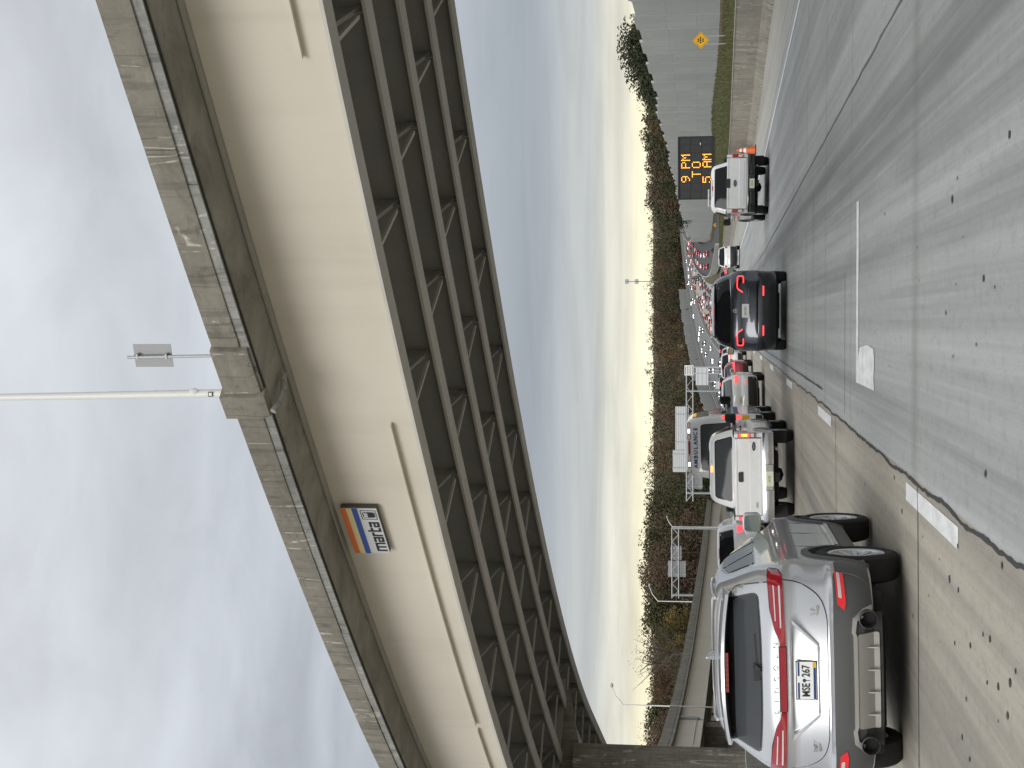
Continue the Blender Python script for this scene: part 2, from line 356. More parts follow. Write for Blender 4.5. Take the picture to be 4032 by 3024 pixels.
# grass on the berm behind the barrier
m = MB(); gy = frange(-20, 298, 65); gx = frange(0, 1, 9); rows = []
for y in gy:
    a, b = barx(y)+.42, 24.9
    rows.append([m.vert((a+(b-a)*t, y, land(a+(b-a)*t, y)+.05)) for t in gx])
for a, b in zip(rows, rows[1:]):
    for k in range(8): m.face((a[k], a[k+1], b[k+1], b[k]))
berm = tag(m.build('grass_berm', 'grass_soil', smooth=60), kind='structure')
m = MB()
for k in range(26000):
    y = 20+random.random()**1.2*260; a = barx(y)+.45; x = a+(24.8-a)*random.random()
    z = land(x, y)+.04; h = random.uniform(.10, .32); w = random.uniform(.03, .08); t = random.random()*6.28
    dx, dy = math.cos(t)*w, math.sin(t)*w
    i = len(m.v); m.v += [(x-dx, y-dy, z), (x+dx, y+dy, z), (x+random.uniform(-.1, .1), y+random.uniform(-.1, .1), z+h)]; m.face((i, i+1, i+2))
me = bpy.data.meshes.new('grass'); me.from_pydata(m.v, [], m.f); me.materials.append(MATS['grass_blades'])
tag(link('grass', me), 'short olive green grass on the berm above the concrete barrier', 'grass', kind='stuff')
# ------------------------------------------------------------------ markings, seams and tar on the road
def strip(name, pts, w, mt, parent, dz=.004, wob=0, seed=0):
    m = MB(); rows = []
    for k, (x, y) in enumerate(pts):
        ww = w/2*(1+(.75*mnoise.noise((y*6.3, seed, 2))+.5*mnoise.noise((y*1.9, seed, 5)) if wob else 0)); xo = wob*(mnoise.noise((y*.9, seed, 7))+.35*mnoise.noise((y*5.5, seed, 1))) if wob else 0
        a, b = x-ww+xo, x+ww+xo
        rows.append((m.vert((a, y, croad(a, y)+dz)), m.vert((b, y, croad(b, y)+dz))))
    for a, b in zip(rows, rows[1:]): m.face((a[0], a[1], b[1], b[0]))
    return m.build(name, mt, parent)
for k in range(-1, 24):
    y0 = 10.9+12.2*k; w = .165
    strip('lane_dash', [(xm(y)+10.5-1.585, y) for y in frange(y0, y0+3.0, 4)], w, 'road_paint', left_lanes)
for k in range(-1, 20):
    y0 = 8+12.2*k
    strip('lane_dash', [(-5.3, y) for y in frange(y0, y0+3.0, 4)], .15, 'road_paint', left_lanes)
strip('edge_line', [(edgex(y), y) for y in frange(6, 420, 140)], .16, 'road_paint', shoulder, .008)
strip('edge_line', [(-9.2, y) for y in frange(-20, 420, 60)], .15, 'road_paint', left_lanes)
strip('tar_seam', [(-1.43+.012*math.sin(y*.31), y) for y in frange(-6, 140, 1600)], .032, 'crack_tar', left_lanes, .006, .05, 3)
strip('tar_seam', [(-1.17, y) for y in frange(25, 140, 200)], .04, 'crack_tar', road, .005, .02, 9)
strip('tar_seam', [((3.0-(y-14)*.0105) if y < 60 else 2.52, y) for y in frange(6, 160, 300)], .035, 'faint_joint', road, .005, .02, 5)
strip('tar_seam', [(-5.45, y) for y in frange(-6, 140, 300)], .04, 'faint_joint', left_lanes, .005, .02, 6)
def across(name, x0, x1, y0, y1, mt, parent, n=24, wob=.02, dz=.005, seed=0):
    m = MB(); rows = []
    for k in range(n+1):
        x = x0+(x1-x0)*k/n; o = wob*mnoise.noise((x*1.7, seed, 4)); rows.append((m.vert((x, y0+o, croad(x, y0)+dz)), m.vert((x, y1+o, croad(x, y1)+dz))))
    for a, b in zip(rows, rows[1:]): m.face((a[0], b[0], b[1], a[1]))
    return m.build(name, mt, parent)
for k in range(-2, 12): across('transverse_joint', -10, -1.45, 13.08+9.1*k, 13.115+9.1*k, 'faint_joint', left_lanes, seed=k)
for k, (y, a, b) in enumerate([(20.6, -1.3, .6), (27.5, -1.3, 2.3), (44, -1.3, 2.4)]): across('transverse_joint', a, b, y, y+.03, 'faint_joint', road, seed=k+30)
across('paint_remnant', -.80, 1.44, 18.62, 18.90, 'road_paint', road, 30, .03, .005, 3)
m = MB()
for (a, b) in [((-.80, 16.75), (-.33, 18.6))]:
    pts = [(-.80, 16.72), (-.66, 16.78), (-.46, 16.70), (-.34, 16.82), (-.31, 17.5), (-.345, 18.2), (-.36, 18.40), (-.46, 18.60), (-.80, 18.61)]
    m.face([m.vert((x, y, .0065)) for x, y in pts])
m.build('paint_remnant', 'road_paint', road)
# patches of ground-off paint beside the right-hand seam
def spot(x, y, rx, ry, parent):
    rx *= .62; ry = rx*1.05
    m = MB(); n = 9
    m.face([m.vert((x+rx*math.cos(6.283*q/n)*random.uniform(.7, 1.15), y+ry*math.sin(6.283*q/n)*random.uniform(.7, 1.15), croad(x, y)+.006)) for q in range(n)])
    m.build('tar_spot', 'tar', parent)
def gpt(X, Y):      # where a picture point (2212 x 1659) meets the flat road: used to read positions off the photograph
    u = 1659-Y; d = FW+RT*((u-829.5)/3200)+UP*((1106-X)/3200); t = -CAMZ/d.z; return d.x*t, d.y*t
for (X, Y, r) in [(2058, 430, .07), (2182, 290, .06), (2126, 602, .06), (2044, 676, .04), (1912, 462, .04), (2130, 1024, .06), (1987, 606, .03), (1818, 430, .05), (2069, 385, .03),
                  (1982, 534, .03), (1921, 790, .03), (2060, 770, .03), (2150, 620, .03), (1890, 720, .03), (2110, 744, .03), (1803, 43, .05), (1825, 508, .03)]:
    x, y = gpt(X, Y); spot(x, y, r*.8, r*1.6, road)
for (X, Y, r) in [(1868, 1046, .05), (1948, 1104, .06), (2069, 1180, .05), (2050, 1250, .07), (2069, 1274, .05), (2004, 1286, .03), (2137, 1380, .06), (2122, 1370, .04), (2094, 1394, .05), (2180, 1474, .07),
                  (2154, 1483, .06), (2074, 1592, .05), (2130, 1475, .04), (2174, 1546, .06), (1790, 1050, .05), (1970, 1330, .04), (2060, 1390, .04), (2084, 1510, .04), (1932, 1032, .05), (2165, 1222, .05), (2090, 1640, .05), (2192, 1450, .04)]:
    x, y = gpt(X, Y); spot(x, y, r*.8, r*1.5, left_lanes)
for k in range(60): spot(random.uniform(-4.2, -1.7), random.uniform(8, 40), random.uniform(.006, .022), random.uniform(.02, .05), left_lanes)
for k in range(22): spot(random.uniform(-1.2, 2.4), random.uniform(8.5, 40), random.uniform(.01, .03), random.uniform(.03, .06), road)

# ------------------------------------------------------------------ rail viaduct overhead
VC = Vector((92.44, 113.63)); R1 = 128.83
B_END = 24.0
def vpt(s, o):
    """s: metres along the outer girder from the reference (beta = 46.9 deg) towards the far left; o: metres outward (towards the camera); plan point"""
    b = R(46.9) - s/R1; be = R(B_END)
    if b >= be: return Vector((VC.x-(R1+o)*math.cos(b), VC.y-(R1+o)*math.sin(b)))
    p = Vector((VC.x-(R1+o)*math.cos(be), VC.y-(R1+o)*math.sin(be))); t = Vector((-math.sin(be), math.cos(be))); return p+t*((be-b)*R1)
def vdir(s): return (vpt(s+.1, 0)-vpt(s-.1, 0)).normalized()
def zb(s): return 6.94+.0058*s                     # underside of the girders
S0, S1 = -44, 112
viaduct = tag(empty('rail_viaduct', (0, 0, 0)), 'beige steel girder rail viaduct with stained concrete parapet crossing overhead', 'viaduct')
def vsweep(name, prof, mt, parent, s0=S0, s1=S1, step=1.6, smooth=30):
    """prof: list of (outward offset, height above girder underside)"""
    n = max(2, int((s1-s0)/step)+1); m = MB(); secs = []
    for s in frange(s0, s1, n):
        sec = []
        for (o, h) in prof:
            p = vpt(s, o); hh = zb(s)+h+(.0055*s if h > 1.5 else 0); sec.append((p.x, p.y, hh))
        secs.append(sec)
    m.sweep(secs); return m.build(name, mt, parent, smooth=smooth)
def rect(o0, o1, h0, h1): return [(o0, h0), (o1, h0), (o1, h1), (o0, h1)]
GO = [0, -2.11, -4.21, -6.32, -8.43]
for gi, o in enumerate(GO):
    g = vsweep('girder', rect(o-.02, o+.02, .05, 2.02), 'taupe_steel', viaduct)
    vsweep('bottom_flange', rect(o-.21, o+.21, -.005, .05), 'bounce_lit_steel', g)
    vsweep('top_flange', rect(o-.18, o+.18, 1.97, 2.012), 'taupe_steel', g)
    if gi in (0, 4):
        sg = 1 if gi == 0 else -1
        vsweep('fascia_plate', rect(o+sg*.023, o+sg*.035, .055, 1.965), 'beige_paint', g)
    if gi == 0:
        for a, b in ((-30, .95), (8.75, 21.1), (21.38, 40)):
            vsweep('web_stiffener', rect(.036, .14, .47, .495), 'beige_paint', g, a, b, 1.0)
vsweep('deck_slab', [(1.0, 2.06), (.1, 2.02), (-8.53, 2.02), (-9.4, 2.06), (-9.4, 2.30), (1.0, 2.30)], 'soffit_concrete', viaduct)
vsweep('drip_groove', rect(1.002, 1.057, 2.075, 2.16), 'groove_dark', viaduct)
sp = S0
k = 0
while sp < 70:                                   # slab edge cast in short lengths
    ln = random.uniform(2.2, 3.6); vsweep('slab_edge', rect(1.06, 1.10+random.uniform(-.006, .008), 2.085, 2.235), 'slab_edge_concrete', viaduct, sp, sp+ln-.012, 1.0); sp += ln
sp = S0
joints = []
PIL0, PIL1 = 5.62, 7.20
segs = []
while sp < 80:
    ln = random.choice((3.7, 3.8, 3.8, 3.9)); segs.append((sp, sp+ln)); sp += ln
fs = []
for a, b in segs:
    if b <= PIL0 or a >= PIL1: fs.append((a, b))
    else:
        if a < PIL0: fs.append((a, PIL0))
        if b > PIL1: fs.append((PIL1, b))
for a, b in fs:
    q = random.uniform(-.008, .008)
    vsweep('parapet_panel', [(.86, 2.235), (1.13+q, 2.235), (1.14+q, 2.28), (1.13+q, 2.69), (.88, 2.69)], 'parapet_concrete', viaduct, a, b-.014, 1.0)
vsweep('parapet_pilaster', [(.80, 2.12), (1.16, 2.12), (1.20, 2.235), (1.20, 2.72), (.80, 2.72)], 'parapet_concrete', viaduct, PIL0+.01, PIL1-.55, .4)
vsweep('parapet_pilaster', [(.80, 2.06), (1.22, 2.06), (1.27, 2.20), (1.27, 2.80), (.80, 2.80)], 'parapet_concrete', viaduct, PIL1-.54, PIL1-.012, .3)
vsweep('parapet_panel', rect(-9.5, -9.25, 2.10, 2.69), 'parapet_concrete', viaduct)
def v3(s, o, h): p = vpt(s, o); return Vector((p.x, p.y, zb(s)+h))
# drain pipe at the pilaster
m = MB(); m.tube([v3(7.05, 1.22, 2.02), v3(7.05, 1.0, 1.95), v3(7.02, .75, 1.93), v3(7.0, .45, 1.98)], .055, 8); m.build('drain_pipe', 'slab_edge_concrete', viaduct, smooth=40)
# cross frames between the girders
fr = 4.75-3.85*10
while fr < 62:
    for a, b in zip(GO, GO[1:]):
        cs = fr+.62
        m = MB(); mid = (a+b)/2; al = vdir(cs); al3 = Vector((al.x, al.y, 0))
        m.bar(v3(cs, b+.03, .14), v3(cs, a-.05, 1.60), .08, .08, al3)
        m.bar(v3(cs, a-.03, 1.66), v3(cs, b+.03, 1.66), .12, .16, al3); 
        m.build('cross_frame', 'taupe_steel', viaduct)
        cs = fr
        m = MB(); m.bar(v3(cs, a-.15, .075), v3(cs+.62, b+.30, .115), .065, .05); m.build('bottom_strut', 'bounce_lit_steel', viaduct)
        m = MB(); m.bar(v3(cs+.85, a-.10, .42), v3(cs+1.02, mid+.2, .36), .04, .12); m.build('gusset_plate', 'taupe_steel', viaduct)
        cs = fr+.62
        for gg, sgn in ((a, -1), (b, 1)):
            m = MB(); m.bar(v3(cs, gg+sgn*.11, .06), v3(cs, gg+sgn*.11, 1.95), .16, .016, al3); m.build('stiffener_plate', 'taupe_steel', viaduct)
    # ribbed deck formwork above the frame
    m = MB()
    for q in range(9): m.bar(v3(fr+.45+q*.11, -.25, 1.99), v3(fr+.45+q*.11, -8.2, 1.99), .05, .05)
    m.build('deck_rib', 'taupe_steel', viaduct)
    fr += 3.85
# tapered hammerhead pier under the far end of the span
p3, p4 = Vector((-15.3, 50.8)), Vector((-13.6, 52.5)); cd = (p4-p3).normalized(); cn = Vector((-cd.y, cd.x))   # cn points away from the camera
def cap(t, n, z): q = p3+cd*t+cn*n; return (q.x, q.y, z)
m = MB(); secs = []
for t, z0 in [(-5.6, 6.95), (-2.4, 6.62), (-.9, 6.55), (.9, 6.62), (2.0, 6.85), (3.0, 7.08)]:
    secs.append([cap(t, .35, z0), cap(t, 1.7, z0), cap(t, 1.7, 8.4), cap(t, .35, 8.4)])
m.sweep(secs); m.build('pier_cap', 'pier_concrete', viaduct, bevel=.04)
m = MB(); secs = []
for z in (-.2, 3, 6.75):
    r = .25; hw, hd = 1.55, .95; sec = []
    for (sx, sy, a0) in ((1, 1, 0), (-1, 1, 90), (-1, -1, 180), (1, -1, 270)):
        for a in (0, 30, 60, 90):
            sec.append(cap(-.78+sx*(hw-r)+r*math.cos(R(a0+a)), 1.0+sy*(hd-r)+r*math.sin(R(a0+a)), z))
    secs.append(sec)
m.sweep(secs); m.build('pier_column', 'pier_concrete', viaduct, smooth=40)
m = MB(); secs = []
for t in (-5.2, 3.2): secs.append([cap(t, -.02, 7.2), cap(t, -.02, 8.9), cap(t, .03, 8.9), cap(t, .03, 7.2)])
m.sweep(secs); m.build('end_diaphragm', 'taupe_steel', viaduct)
# operator's sign bolted to the fascia
mat('sign_grey_white', (.60, .61, .60), .45); mat('stripe_orange', (.80, .17, .03), .45); mat('stripe_cream', (.72, .60, .30), .45); mat('stripe_blue', (.02, .07, .30), .45); mat('sign_edge', (.07, .06, .06), .5); mat('letter_black', (.012, .012, .015), .5)
bt = R(41.55); sp_ = (R(46.9)-bt)*R1; c0 = v3(sp_, .13, 1.52); dv = vdir(sp_)
sgn = tag(empty('transit_sign', c0, math.atan2(-dv.y, -dv.x)), 'white rectangular transit sign with orange, cream and blue stripes on the fascia', 'sign')
W2, H2 = .78, .355
m = MB(); m.box(-W2, W2, -.02, .07, -H2, H2); m.build('sign_box', 'sign_edge', sgn)
m = MB(); m.box(-W2, W2, -.032, -.021, -H2, H2); m.build('sign_face', 'sign_grey_white', sgn)
for nm, mt_, a, b in (('orange_stripe', 'stripe_orange', .245, .355), ('cream_stripe', 'stripe_cream', .135, .245), ('blue_stripe', 'stripe_blue', .025, .135)):
    m = MB(); m.box(-W2-.003, W2+.003, -.040, -.0325, a, b); m.build(nm, mt_, sgn)
# lower-case word in squared strokes, as on the sign
def stroke_word(word, x0, hgt, st, parent, mt_, y):
    x = x0
    for ch in word:
        w = {'m': hgt*1.45, 'a': hgt*.86, 'r': hgt*.62, 't': hgt*.62}[ch]; m = MB()
        B = lambda a, b, c, d: m.box(x+a, x+b, y-.006, y, c, d)
        zb_ = -.325
        def bx(a, b, c, d): m.box(x+a, x+b, y-.006, y, zb_+c, zb_+d)
        if ch == 'm': bx(0, st, 0, hgt); bx(st, w, hgt-st, hgt); bx(w/2-st/2, w/2+st/2, 0, hgt-st); bx(w-st, w, 0, hgt-st)
        elif ch == 'a': bx(0, w, hgt-st, hgt); bx(w-st, w, 0, hgt-st); bx(0, w-st, 0, st); bx(0, st, st, hgt*.58); bx(st, w-st, hgt*.58-st*.8, hgt*.58)
        elif ch == 'r': bx(0, st, 0, hgt); bx(st, w, hgt-st, hgt)
        elif ch == 't': bx(0, st, 0, hgt*1.3); bx(st, w, hgt-st, hgt); bx(st, w, 0, st)
        m.build('lettering', mt_, parent); x += w+st*.62
stroke_word('marta', -.70, .205, .048, sgn, 'letter_black', -.0325)
def emblem():
    m = MB(); y0, y1 = -.0385, -.0325; x0, x1, z0, z1 = .42, .72, -.325, -.02; t = .012
    m.box(x0, x1, y0, y1, z0, z0+t); m.box(x0, x1, y0, y1, z1-t, z1); m.box(x0, x0+t, y0, y1, z0+t, z1-t); m.box(x1-t, x1, y0, y1, z0+t, z1-t); m.build('emblem_frame', 'letter_black', sgn)
    m = MB(); cx_ = .57
    m.hexa([(cx_-.09, y0, -.16), (cx_+.09, y0, -.16), (cx_+.09, y1, -.16), (cx_-.09, y1, -.16), (cx_-.075, y0, -.055), (cx_+.075, y0, -.055), (cx_+.075, y1, -.055), (cx_-.075, y1, -.055)])
    m.hexa([(cx_-.085, y0, -.265), (cx_+.085, y0, -.265), (cx_+.085, y1, -.265), (cx_-.085, y1, -.265), (cx_-.092, y0, -.161), (cx_+.092, y0, -.161), (cx_+.092, y1, -.161), (cx_-.092, y1, -.161)])
    for q in (-.05, 0, .05): m.box(cx_+q-.018, cx_+q+.018, y0, y1, -.295, -.266)
    m.build('train_emblem', 'letter_black', sgn)
    m = MB()
    for q in (-.034, .034): m.box(cx_+q-.028, cx_+q+.028, y0-.004, y0-.001, -.15, -.075)
    m.build('train_window', 'sign_grey_white', sgn)
emblem()
# lamp post and small sign standing on the parapet
b0 = (R(46.9)-R(43.86))*R1
pb = v3(b0, 1.02, 2.8)
lp = tag(empty('lamp_post', pb), 'thick white painted pole rising from the overhead viaduct parapet', 'lamp post')
m = MB(); m.tube([(0, 0, -.1), (0, 0, .35), (-.04, -.02, 2.5), (-.09, -.03, 5.5), (-.12, -.05, 8)], [.072, .069, .062, .055, .048], 20); m.build('pole', 'white_pole', lp, smooth=40)
m = MB(); m.tube([(0, 0, -.1), (0, 0, .04)], [.11, .10], 20); m.build('base_plate', 'white_pole', lp, smooth=40)
m = MB(); m.lathe([(-.02, .085), (.02, .085), (.035, .06), (.035, .001)], 16, 'Y'); o = m.build('hand_hole_cover', 'white_pole', lp, smooth=40)
o.location = (.045, -.055, .55); o.rotation_euler = (0, 0, R(40)); o.scale = (.62, -.62, .85)
m = MB(); m.box(-.04, .04, -.006, 0, -.04, .04); o = m.build('id_tag', 'letter_black', lp); o.location = (-.01, -.078, .26)
m = MB(); m.box(-.025, .025, -.006, 0, -.025, .025); o = m.build('id_tag', 'sign_white', lp); o.location = (-.01, -.084, .26)
b1 = (R(46.9)-R(44.26))*R1; q = v3(b1, 1.0, 2.6)
ts = tag(empty('trackside_sign', q, R(-18)), 'small grey sign seen from behind on a thin post above the parapet', 'sign')
m = MB(); m.tube([(0, 0, 0), (-.02, -.02, 1.66)], .026, 10); m.build('post', 'galvanised', ts, smooth=40)
m = MB(); m.box(-.205, .185, -.005, .005, .92, 1.56); o = m.build('sign_panel', 'sign_back', ts); o.location.y = .04
m = MB(); m.box(-.04, .04, -.05, .04, .98, 1.01); m.box(-.04, .04, -.05, .04, 1.47, 1.50); m.build('clamp', 'galvanised', ts)

# ------------------------------------------------------------------ second viaduct beyond the pier, running away to the left
def polyline_at(pts, t):
    for (a, b) in zip(pts, pts[1:]):
        if a[1] <= t <= b[1]:
            f = (t-a[1])/(b[1]-a[1]); return tuple(p+(q-p)*f for p, q in zip(a, b))
    return pts[-1]
FP = [(-35.2, 105, 8.05), (-38.3, 125, 7.85), (-42.6, 150, 7.6), (-46, 180, 7.3), (-48.2, 215, 6.85), (-49.6, 260, 6.35), (-50.5, 320, 5.7), (-51, 420, 5.0)]   # x, y, height of parapet top
far_v = tag(empty('far_viaduct', (-42, 150, 0)), 'low beige rail viaduct running away on the left behind the silver car', 'viaduct')
def fsweep(name, prof, mt, parent, y0=105, y1=420, n=60):
    m = MB(); secs = []
    for y in frange(y0, y1, n):
        x, _, z = polyline_at(FP, y); secs.append([(x+o+42, y-150, z+h) for o, h in prof])
    m.sweep(secs); return m.build(name, mt, parent, smooth=30)
yy = 105
while yy < 415: fsweep('parapet_panel', rect(-.3, 0, -1.02, 0), 'parapet_concrete', far_v, yy, yy+7.95, 5); yy += 8
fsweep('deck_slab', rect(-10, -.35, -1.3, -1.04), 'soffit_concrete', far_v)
fsweep('slab_edge', rect(-.5, -.04, -1.32, -1.04), 'slab_edge_concrete', far_v)
for k, o_ in enumerate((-.9, -3.2, -5.5, -7.8, -9.6)):
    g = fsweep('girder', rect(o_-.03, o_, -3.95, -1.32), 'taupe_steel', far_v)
    fsweep('bottom_flange', rect(o_-.25, o_+.22, -4.02, -3.96), 'bounce_lit_steel', g)
    if k == 0:
        fsweep('fascia_plate', rect(o_+.003, o_+.03, -3.94, -1.34), 'beige_paint', g)
        fsweep('web_stiffener', rect(o_+.032, o_+.15, -3.25, -3.20), 'beige_paint', g, 128, 168, 30)
for y in (96, 172, 235, 300):
    x, _, z = polyline_at(FP, max(105, y)); m = MB(); m.box(x-8+42, x-2+42, y-150-1, y-150+1, -.3, z-4.05); m.build('pier_column', 'pier_concrete', far_v, bevel=.1)
x, _, z = polyline_at(FP, 168); m = MB(); m.tube([(x+42-.72, 18, z-1.3), (x+42-.72, 18, z-3.4), (x+42-.9, 17.6, z-4.0)], .22, 10); m.build('drain_pipe', 'galvanised', far_v, smooth=40)

# ------------------------------------------------------------------ right-hand barrier, cast in lengths
bar = tag(empty('concrete_barrier', (10, 60, 0)), 'long stained concrete barrier along the right shoulder', 'barrier')
def barrier_run(parent, fx, y0, y1, base, prof, name='barrier_segment', mt='barrier_concrete', n=4, o=(0, 0)):
    m = MB(); secs = []
    for y in frange(y0, y1, n): x = fx(y); secs.append([(x+a-o[0], y-o[1], base(x, y)+h) for a, h in prof])
    m.sweep(secs); return m.build(name, mt, parent, smooth=25)
BP = [(0, -.1), (.02, .09), (.16, .34), (.22, 1.20), (.40, 1.20), (.44, .5), (.5, -.1)]
y = -18
while y < 330:
    barrier_run(bar, barx, y, y+5.98, lambda x, y: croad(x, y), BP, o=(10, 60)); 
    if y < 200: barrier_run(bar, barx, y, y+5.98, lambda x, y: croad(x, y), [(.20, 1.203), (.42, 1.203), (.42, 1.235), (.20, 1.235)], 'barrier_cap', 'far_concrete', o=(10, 60))
    y += 6
# tall sound wall with stepped panels on the right
wall = tag(empty('sound_wall', (25, 120, 0)), 'tall grey panelled sound wall stepping along the right side above the grass', 'wall')
wy = 60; k = 0
def walltop(y): return 8.15+(y-100)*.0085 if y < 300 else 9.85+(y-300)*.011
def wallx(y): return 25 if y < 330 else 25+(y-330)**2*.00010
pm = {}
while wy < 520:
    zt = round(walltop(wy)*2)/2+.25*(k % 2); z0 = land(24, wy)-.3; x0, x1 = wallx(wy), wallx(wy+5.8)
    near = wy < 330
    nz = 3; hs = (zt-z0)/nz
    if near:
        for q in range(nz):
            m = MB(); a, b = z0+hs*q+.004, z0+hs*(q+1)-.004
            m.hexa([(x0-25, wy-120+.17, a), (x1-25, wy+5.8-120-.17, a), (x1+.2-25, wy+5.8-120-.17, a), (x0+.2-25, wy-120+.17, a), (x0-25, wy-120+.17, b), (x1-25, wy+5.8-120-.17, b), (x1+.2-25, wy+5.8-120-.17, b), (x0+.2-25, wy-120+.17, b)])
            m.build('wall_panel', 'wall_panel' if (k+q) % 3 else 'wall_panel_light', wall)
    else:
        m = MB(); m.hexa([(x0-25, wy-120+.1, z0), (x1-25, wy+5.8-120-.1, z0), (x1+.2-25, wy+5.8-120-.1, z0), (x0+.2-25, wy-120+.1, z0), (x0-25, wy-120+.1, zt), (x1-25, wy+5.8-120-.1, zt), (x1+.2-25, wy+5.8-120-.1, zt), (x0+.2-25, wy-120+.1, zt)]); m.build('wall_panel', 'wall_panel_light', wall)
    m = MB(); m.box(x0-25-.015, x0-25+.22, wy-120-.16, wy-120+.16, z0, zt+.05); m.build('wall_post', 'wall_panel', wall)
    wy += 5.8; k += 1
# ------------------------------------------------------------------ vehicles
def paint(name, col, metal=0, rough=.35, coat=1):
    def f(t, b):
        n = NT(t); d = n.noise(n.map(), 1.3, 5, .6); g = n.noise(n.map(), 900, 1)
        dirt = n.ramp(d, [(.45, 0.), (.8, .16)]); c = n.mix(dirt, col, (.25, .23, .2))
        n.col(b, n.mix(n.ramp(g, [(.4, 0.), (.7, .12 if metal else 0.)]), c, tuple(min(1, q*1.5) for q in col))); n.rough(b, n.math('ADD', n.math('MULTIPLY', d, .12), rough-.06))
    return mat(name, col, rough, metal, .5, coat, build=f, coatr=.04)
paint('silver_paint', (.52, .53, .54), .55, .30); paint('white_paint', (.74, .745, .74), 0, .3); paint('black_paint', (.012, .015, .02), .2, .3); paint('red_paint', (.26, .02, .025), .3, .3)
paint('bluegrey_paint', (.05, .058, .072), .6, .32); paint('pearl_paint', (.66, .655, .63), 0, .3); paint('dark_paint', (.03, .03, .033), .2, .3)  # bluegrey_paint: far grey cars, and sky reflection coloured into the black crossover
mat('tint_glass', (.012, .014, .015), .06, spec=.45); mat('grey_glass', (.055, .06, .062), .09, spec=.45); mat('clear_glass', (.10, .115, .115), .06, spec=.8)
mat('black_plastic', (.022, .022, .023), .55); mat('grey_cladding', (.078, .079, .079), .5); mat('rubber', (.014, .014, .015), .8, build=simple_noise((.011, .011, .012), (.022, .021, .02), 5)); mat('gloss_black', (.008, .008, .009), .12, coat=.6)
mat('chrome', (.55, .555, .56), .2, 1); mat('exhaust_metal', (.16, .155, .15), .3, .9); mat('alloy', (.66, .67, .68), .32, .6); mat('skid_bright', (.58, .57, .54), .35, .6); mat('skid_silver', (.42, .415, .39), .4, .5); mat('underbody', (.012, .012, .012), .9); mat('mirror_glass', (.20, .24, .23), .06, .6)
mat('lamp_red', (.29, .007, .016), .12, coat=1, emit=(.55, .01, .02), es=.03); mat('lamp_red_lit', (.6, .02, .03), .2, emit=(1, .06, .06), es=1.9); mat('lamp_red_glow', (.6, .02, .03), .2, emit=(1, .10, .12), es=1.1)
mat('lamp_clear', (.62, .56, .54), .12, coat=1); mat('lamp_white', (.8, .8, .78), .2, emit=(1, 1, .95), es=2.0); mat('lamp_orange_lit', (.8, .2, .01), .2, emit=(1, .30, .03), es=3.2); mat('lamp_amber', (.8, .35, .02), .3, emit=(1, .5, .05), es=.5)
mat('reflector_red', (.62, .012, .02), .25, coat=1, emit=(.8, .02, .03), es=.18); mat('plate_white', (.82, .83, .80), .5); mat('plate_blue', (.02, .04, .16), .5); mat('plate_yellow', (.70, .45, .03), .5); mat('plate_text', (.015, .015, .02), .5); mat('plate_green', (.12, .22, .10), .5); mat('plate_peach', (.65, .38, .2), .5); mat('plate_cream', (.62, .63, .48), .5)
mat('badge_blue', (.012, .025, .08), .3, coat=1); mat('ambulance_blue', (.03, .06, .22), .5); mat('sill_yellow', (.75, .45, .02), .5)
mat('head_lit', (.9, .9, .85), .3, emit=(1, .97, .88), es=7.0)
for g_ in ('tint_glass', 'grey_glass'): MATS[g_].node_tree.nodes['Principled BSDF'].inputs['IOR'].default_value = 1.28
def pchip(xs, ys):
    n = len(xs); h = [xs[i+1]-xs[i] for i in range(n-1)]; d = [(ys[i+1]-ys[i])/h[i] for i in range(n-1)]; t = [0]*n
    t[0], t[-1] = d[0], d[-1]
    for i in range(1, n-1):
        if d[i-1]*d[i] > 0: w1, w2 = 2*h[i]+h[i-1], h[i]+2*h[i-1]; t[i] = (w1+w2)/(w1/d[i-1]+w2/d[i])
    def f(x):
        if x <= xs[0]: return ys[0]
        if x >= xs[-1]: return ys[-1]
        i = 0
        while x > xs[i+1]: i += 1
        s = (x-xs[i])/h[i]; a, b = ys[i], ys[i+1]
        return a*(1+2*s)*(1-s)**2+t[i]*h[i]*s*(1-s)**2+b*s*s*(3-2*s)+t[i+1]*h[i]*s*s*(s-1)
    return f
def round_poly(pts, r, n=4):
    out = []; k = len(pts)
    for i, p in enumerate(pts):
        rr = r[i] if isinstance(r, (list, tuple)) else r
        p = Vector(p); a = Vector(pts[i-1])-p; b = Vector(pts[(i+1) % k])-p
        q = min(rr, a.length*.48, b.length*.48)
        if q < 1e-4: out.append(tuple(p)); continue
        s, e = p+a.normalized()*q, p+b.normalized()*q
        for j in range(n+1):
            t = j/n; out.append(tuple(s*(1-t)**2+p*2*t*(1-t)+e*t*t))
    return out
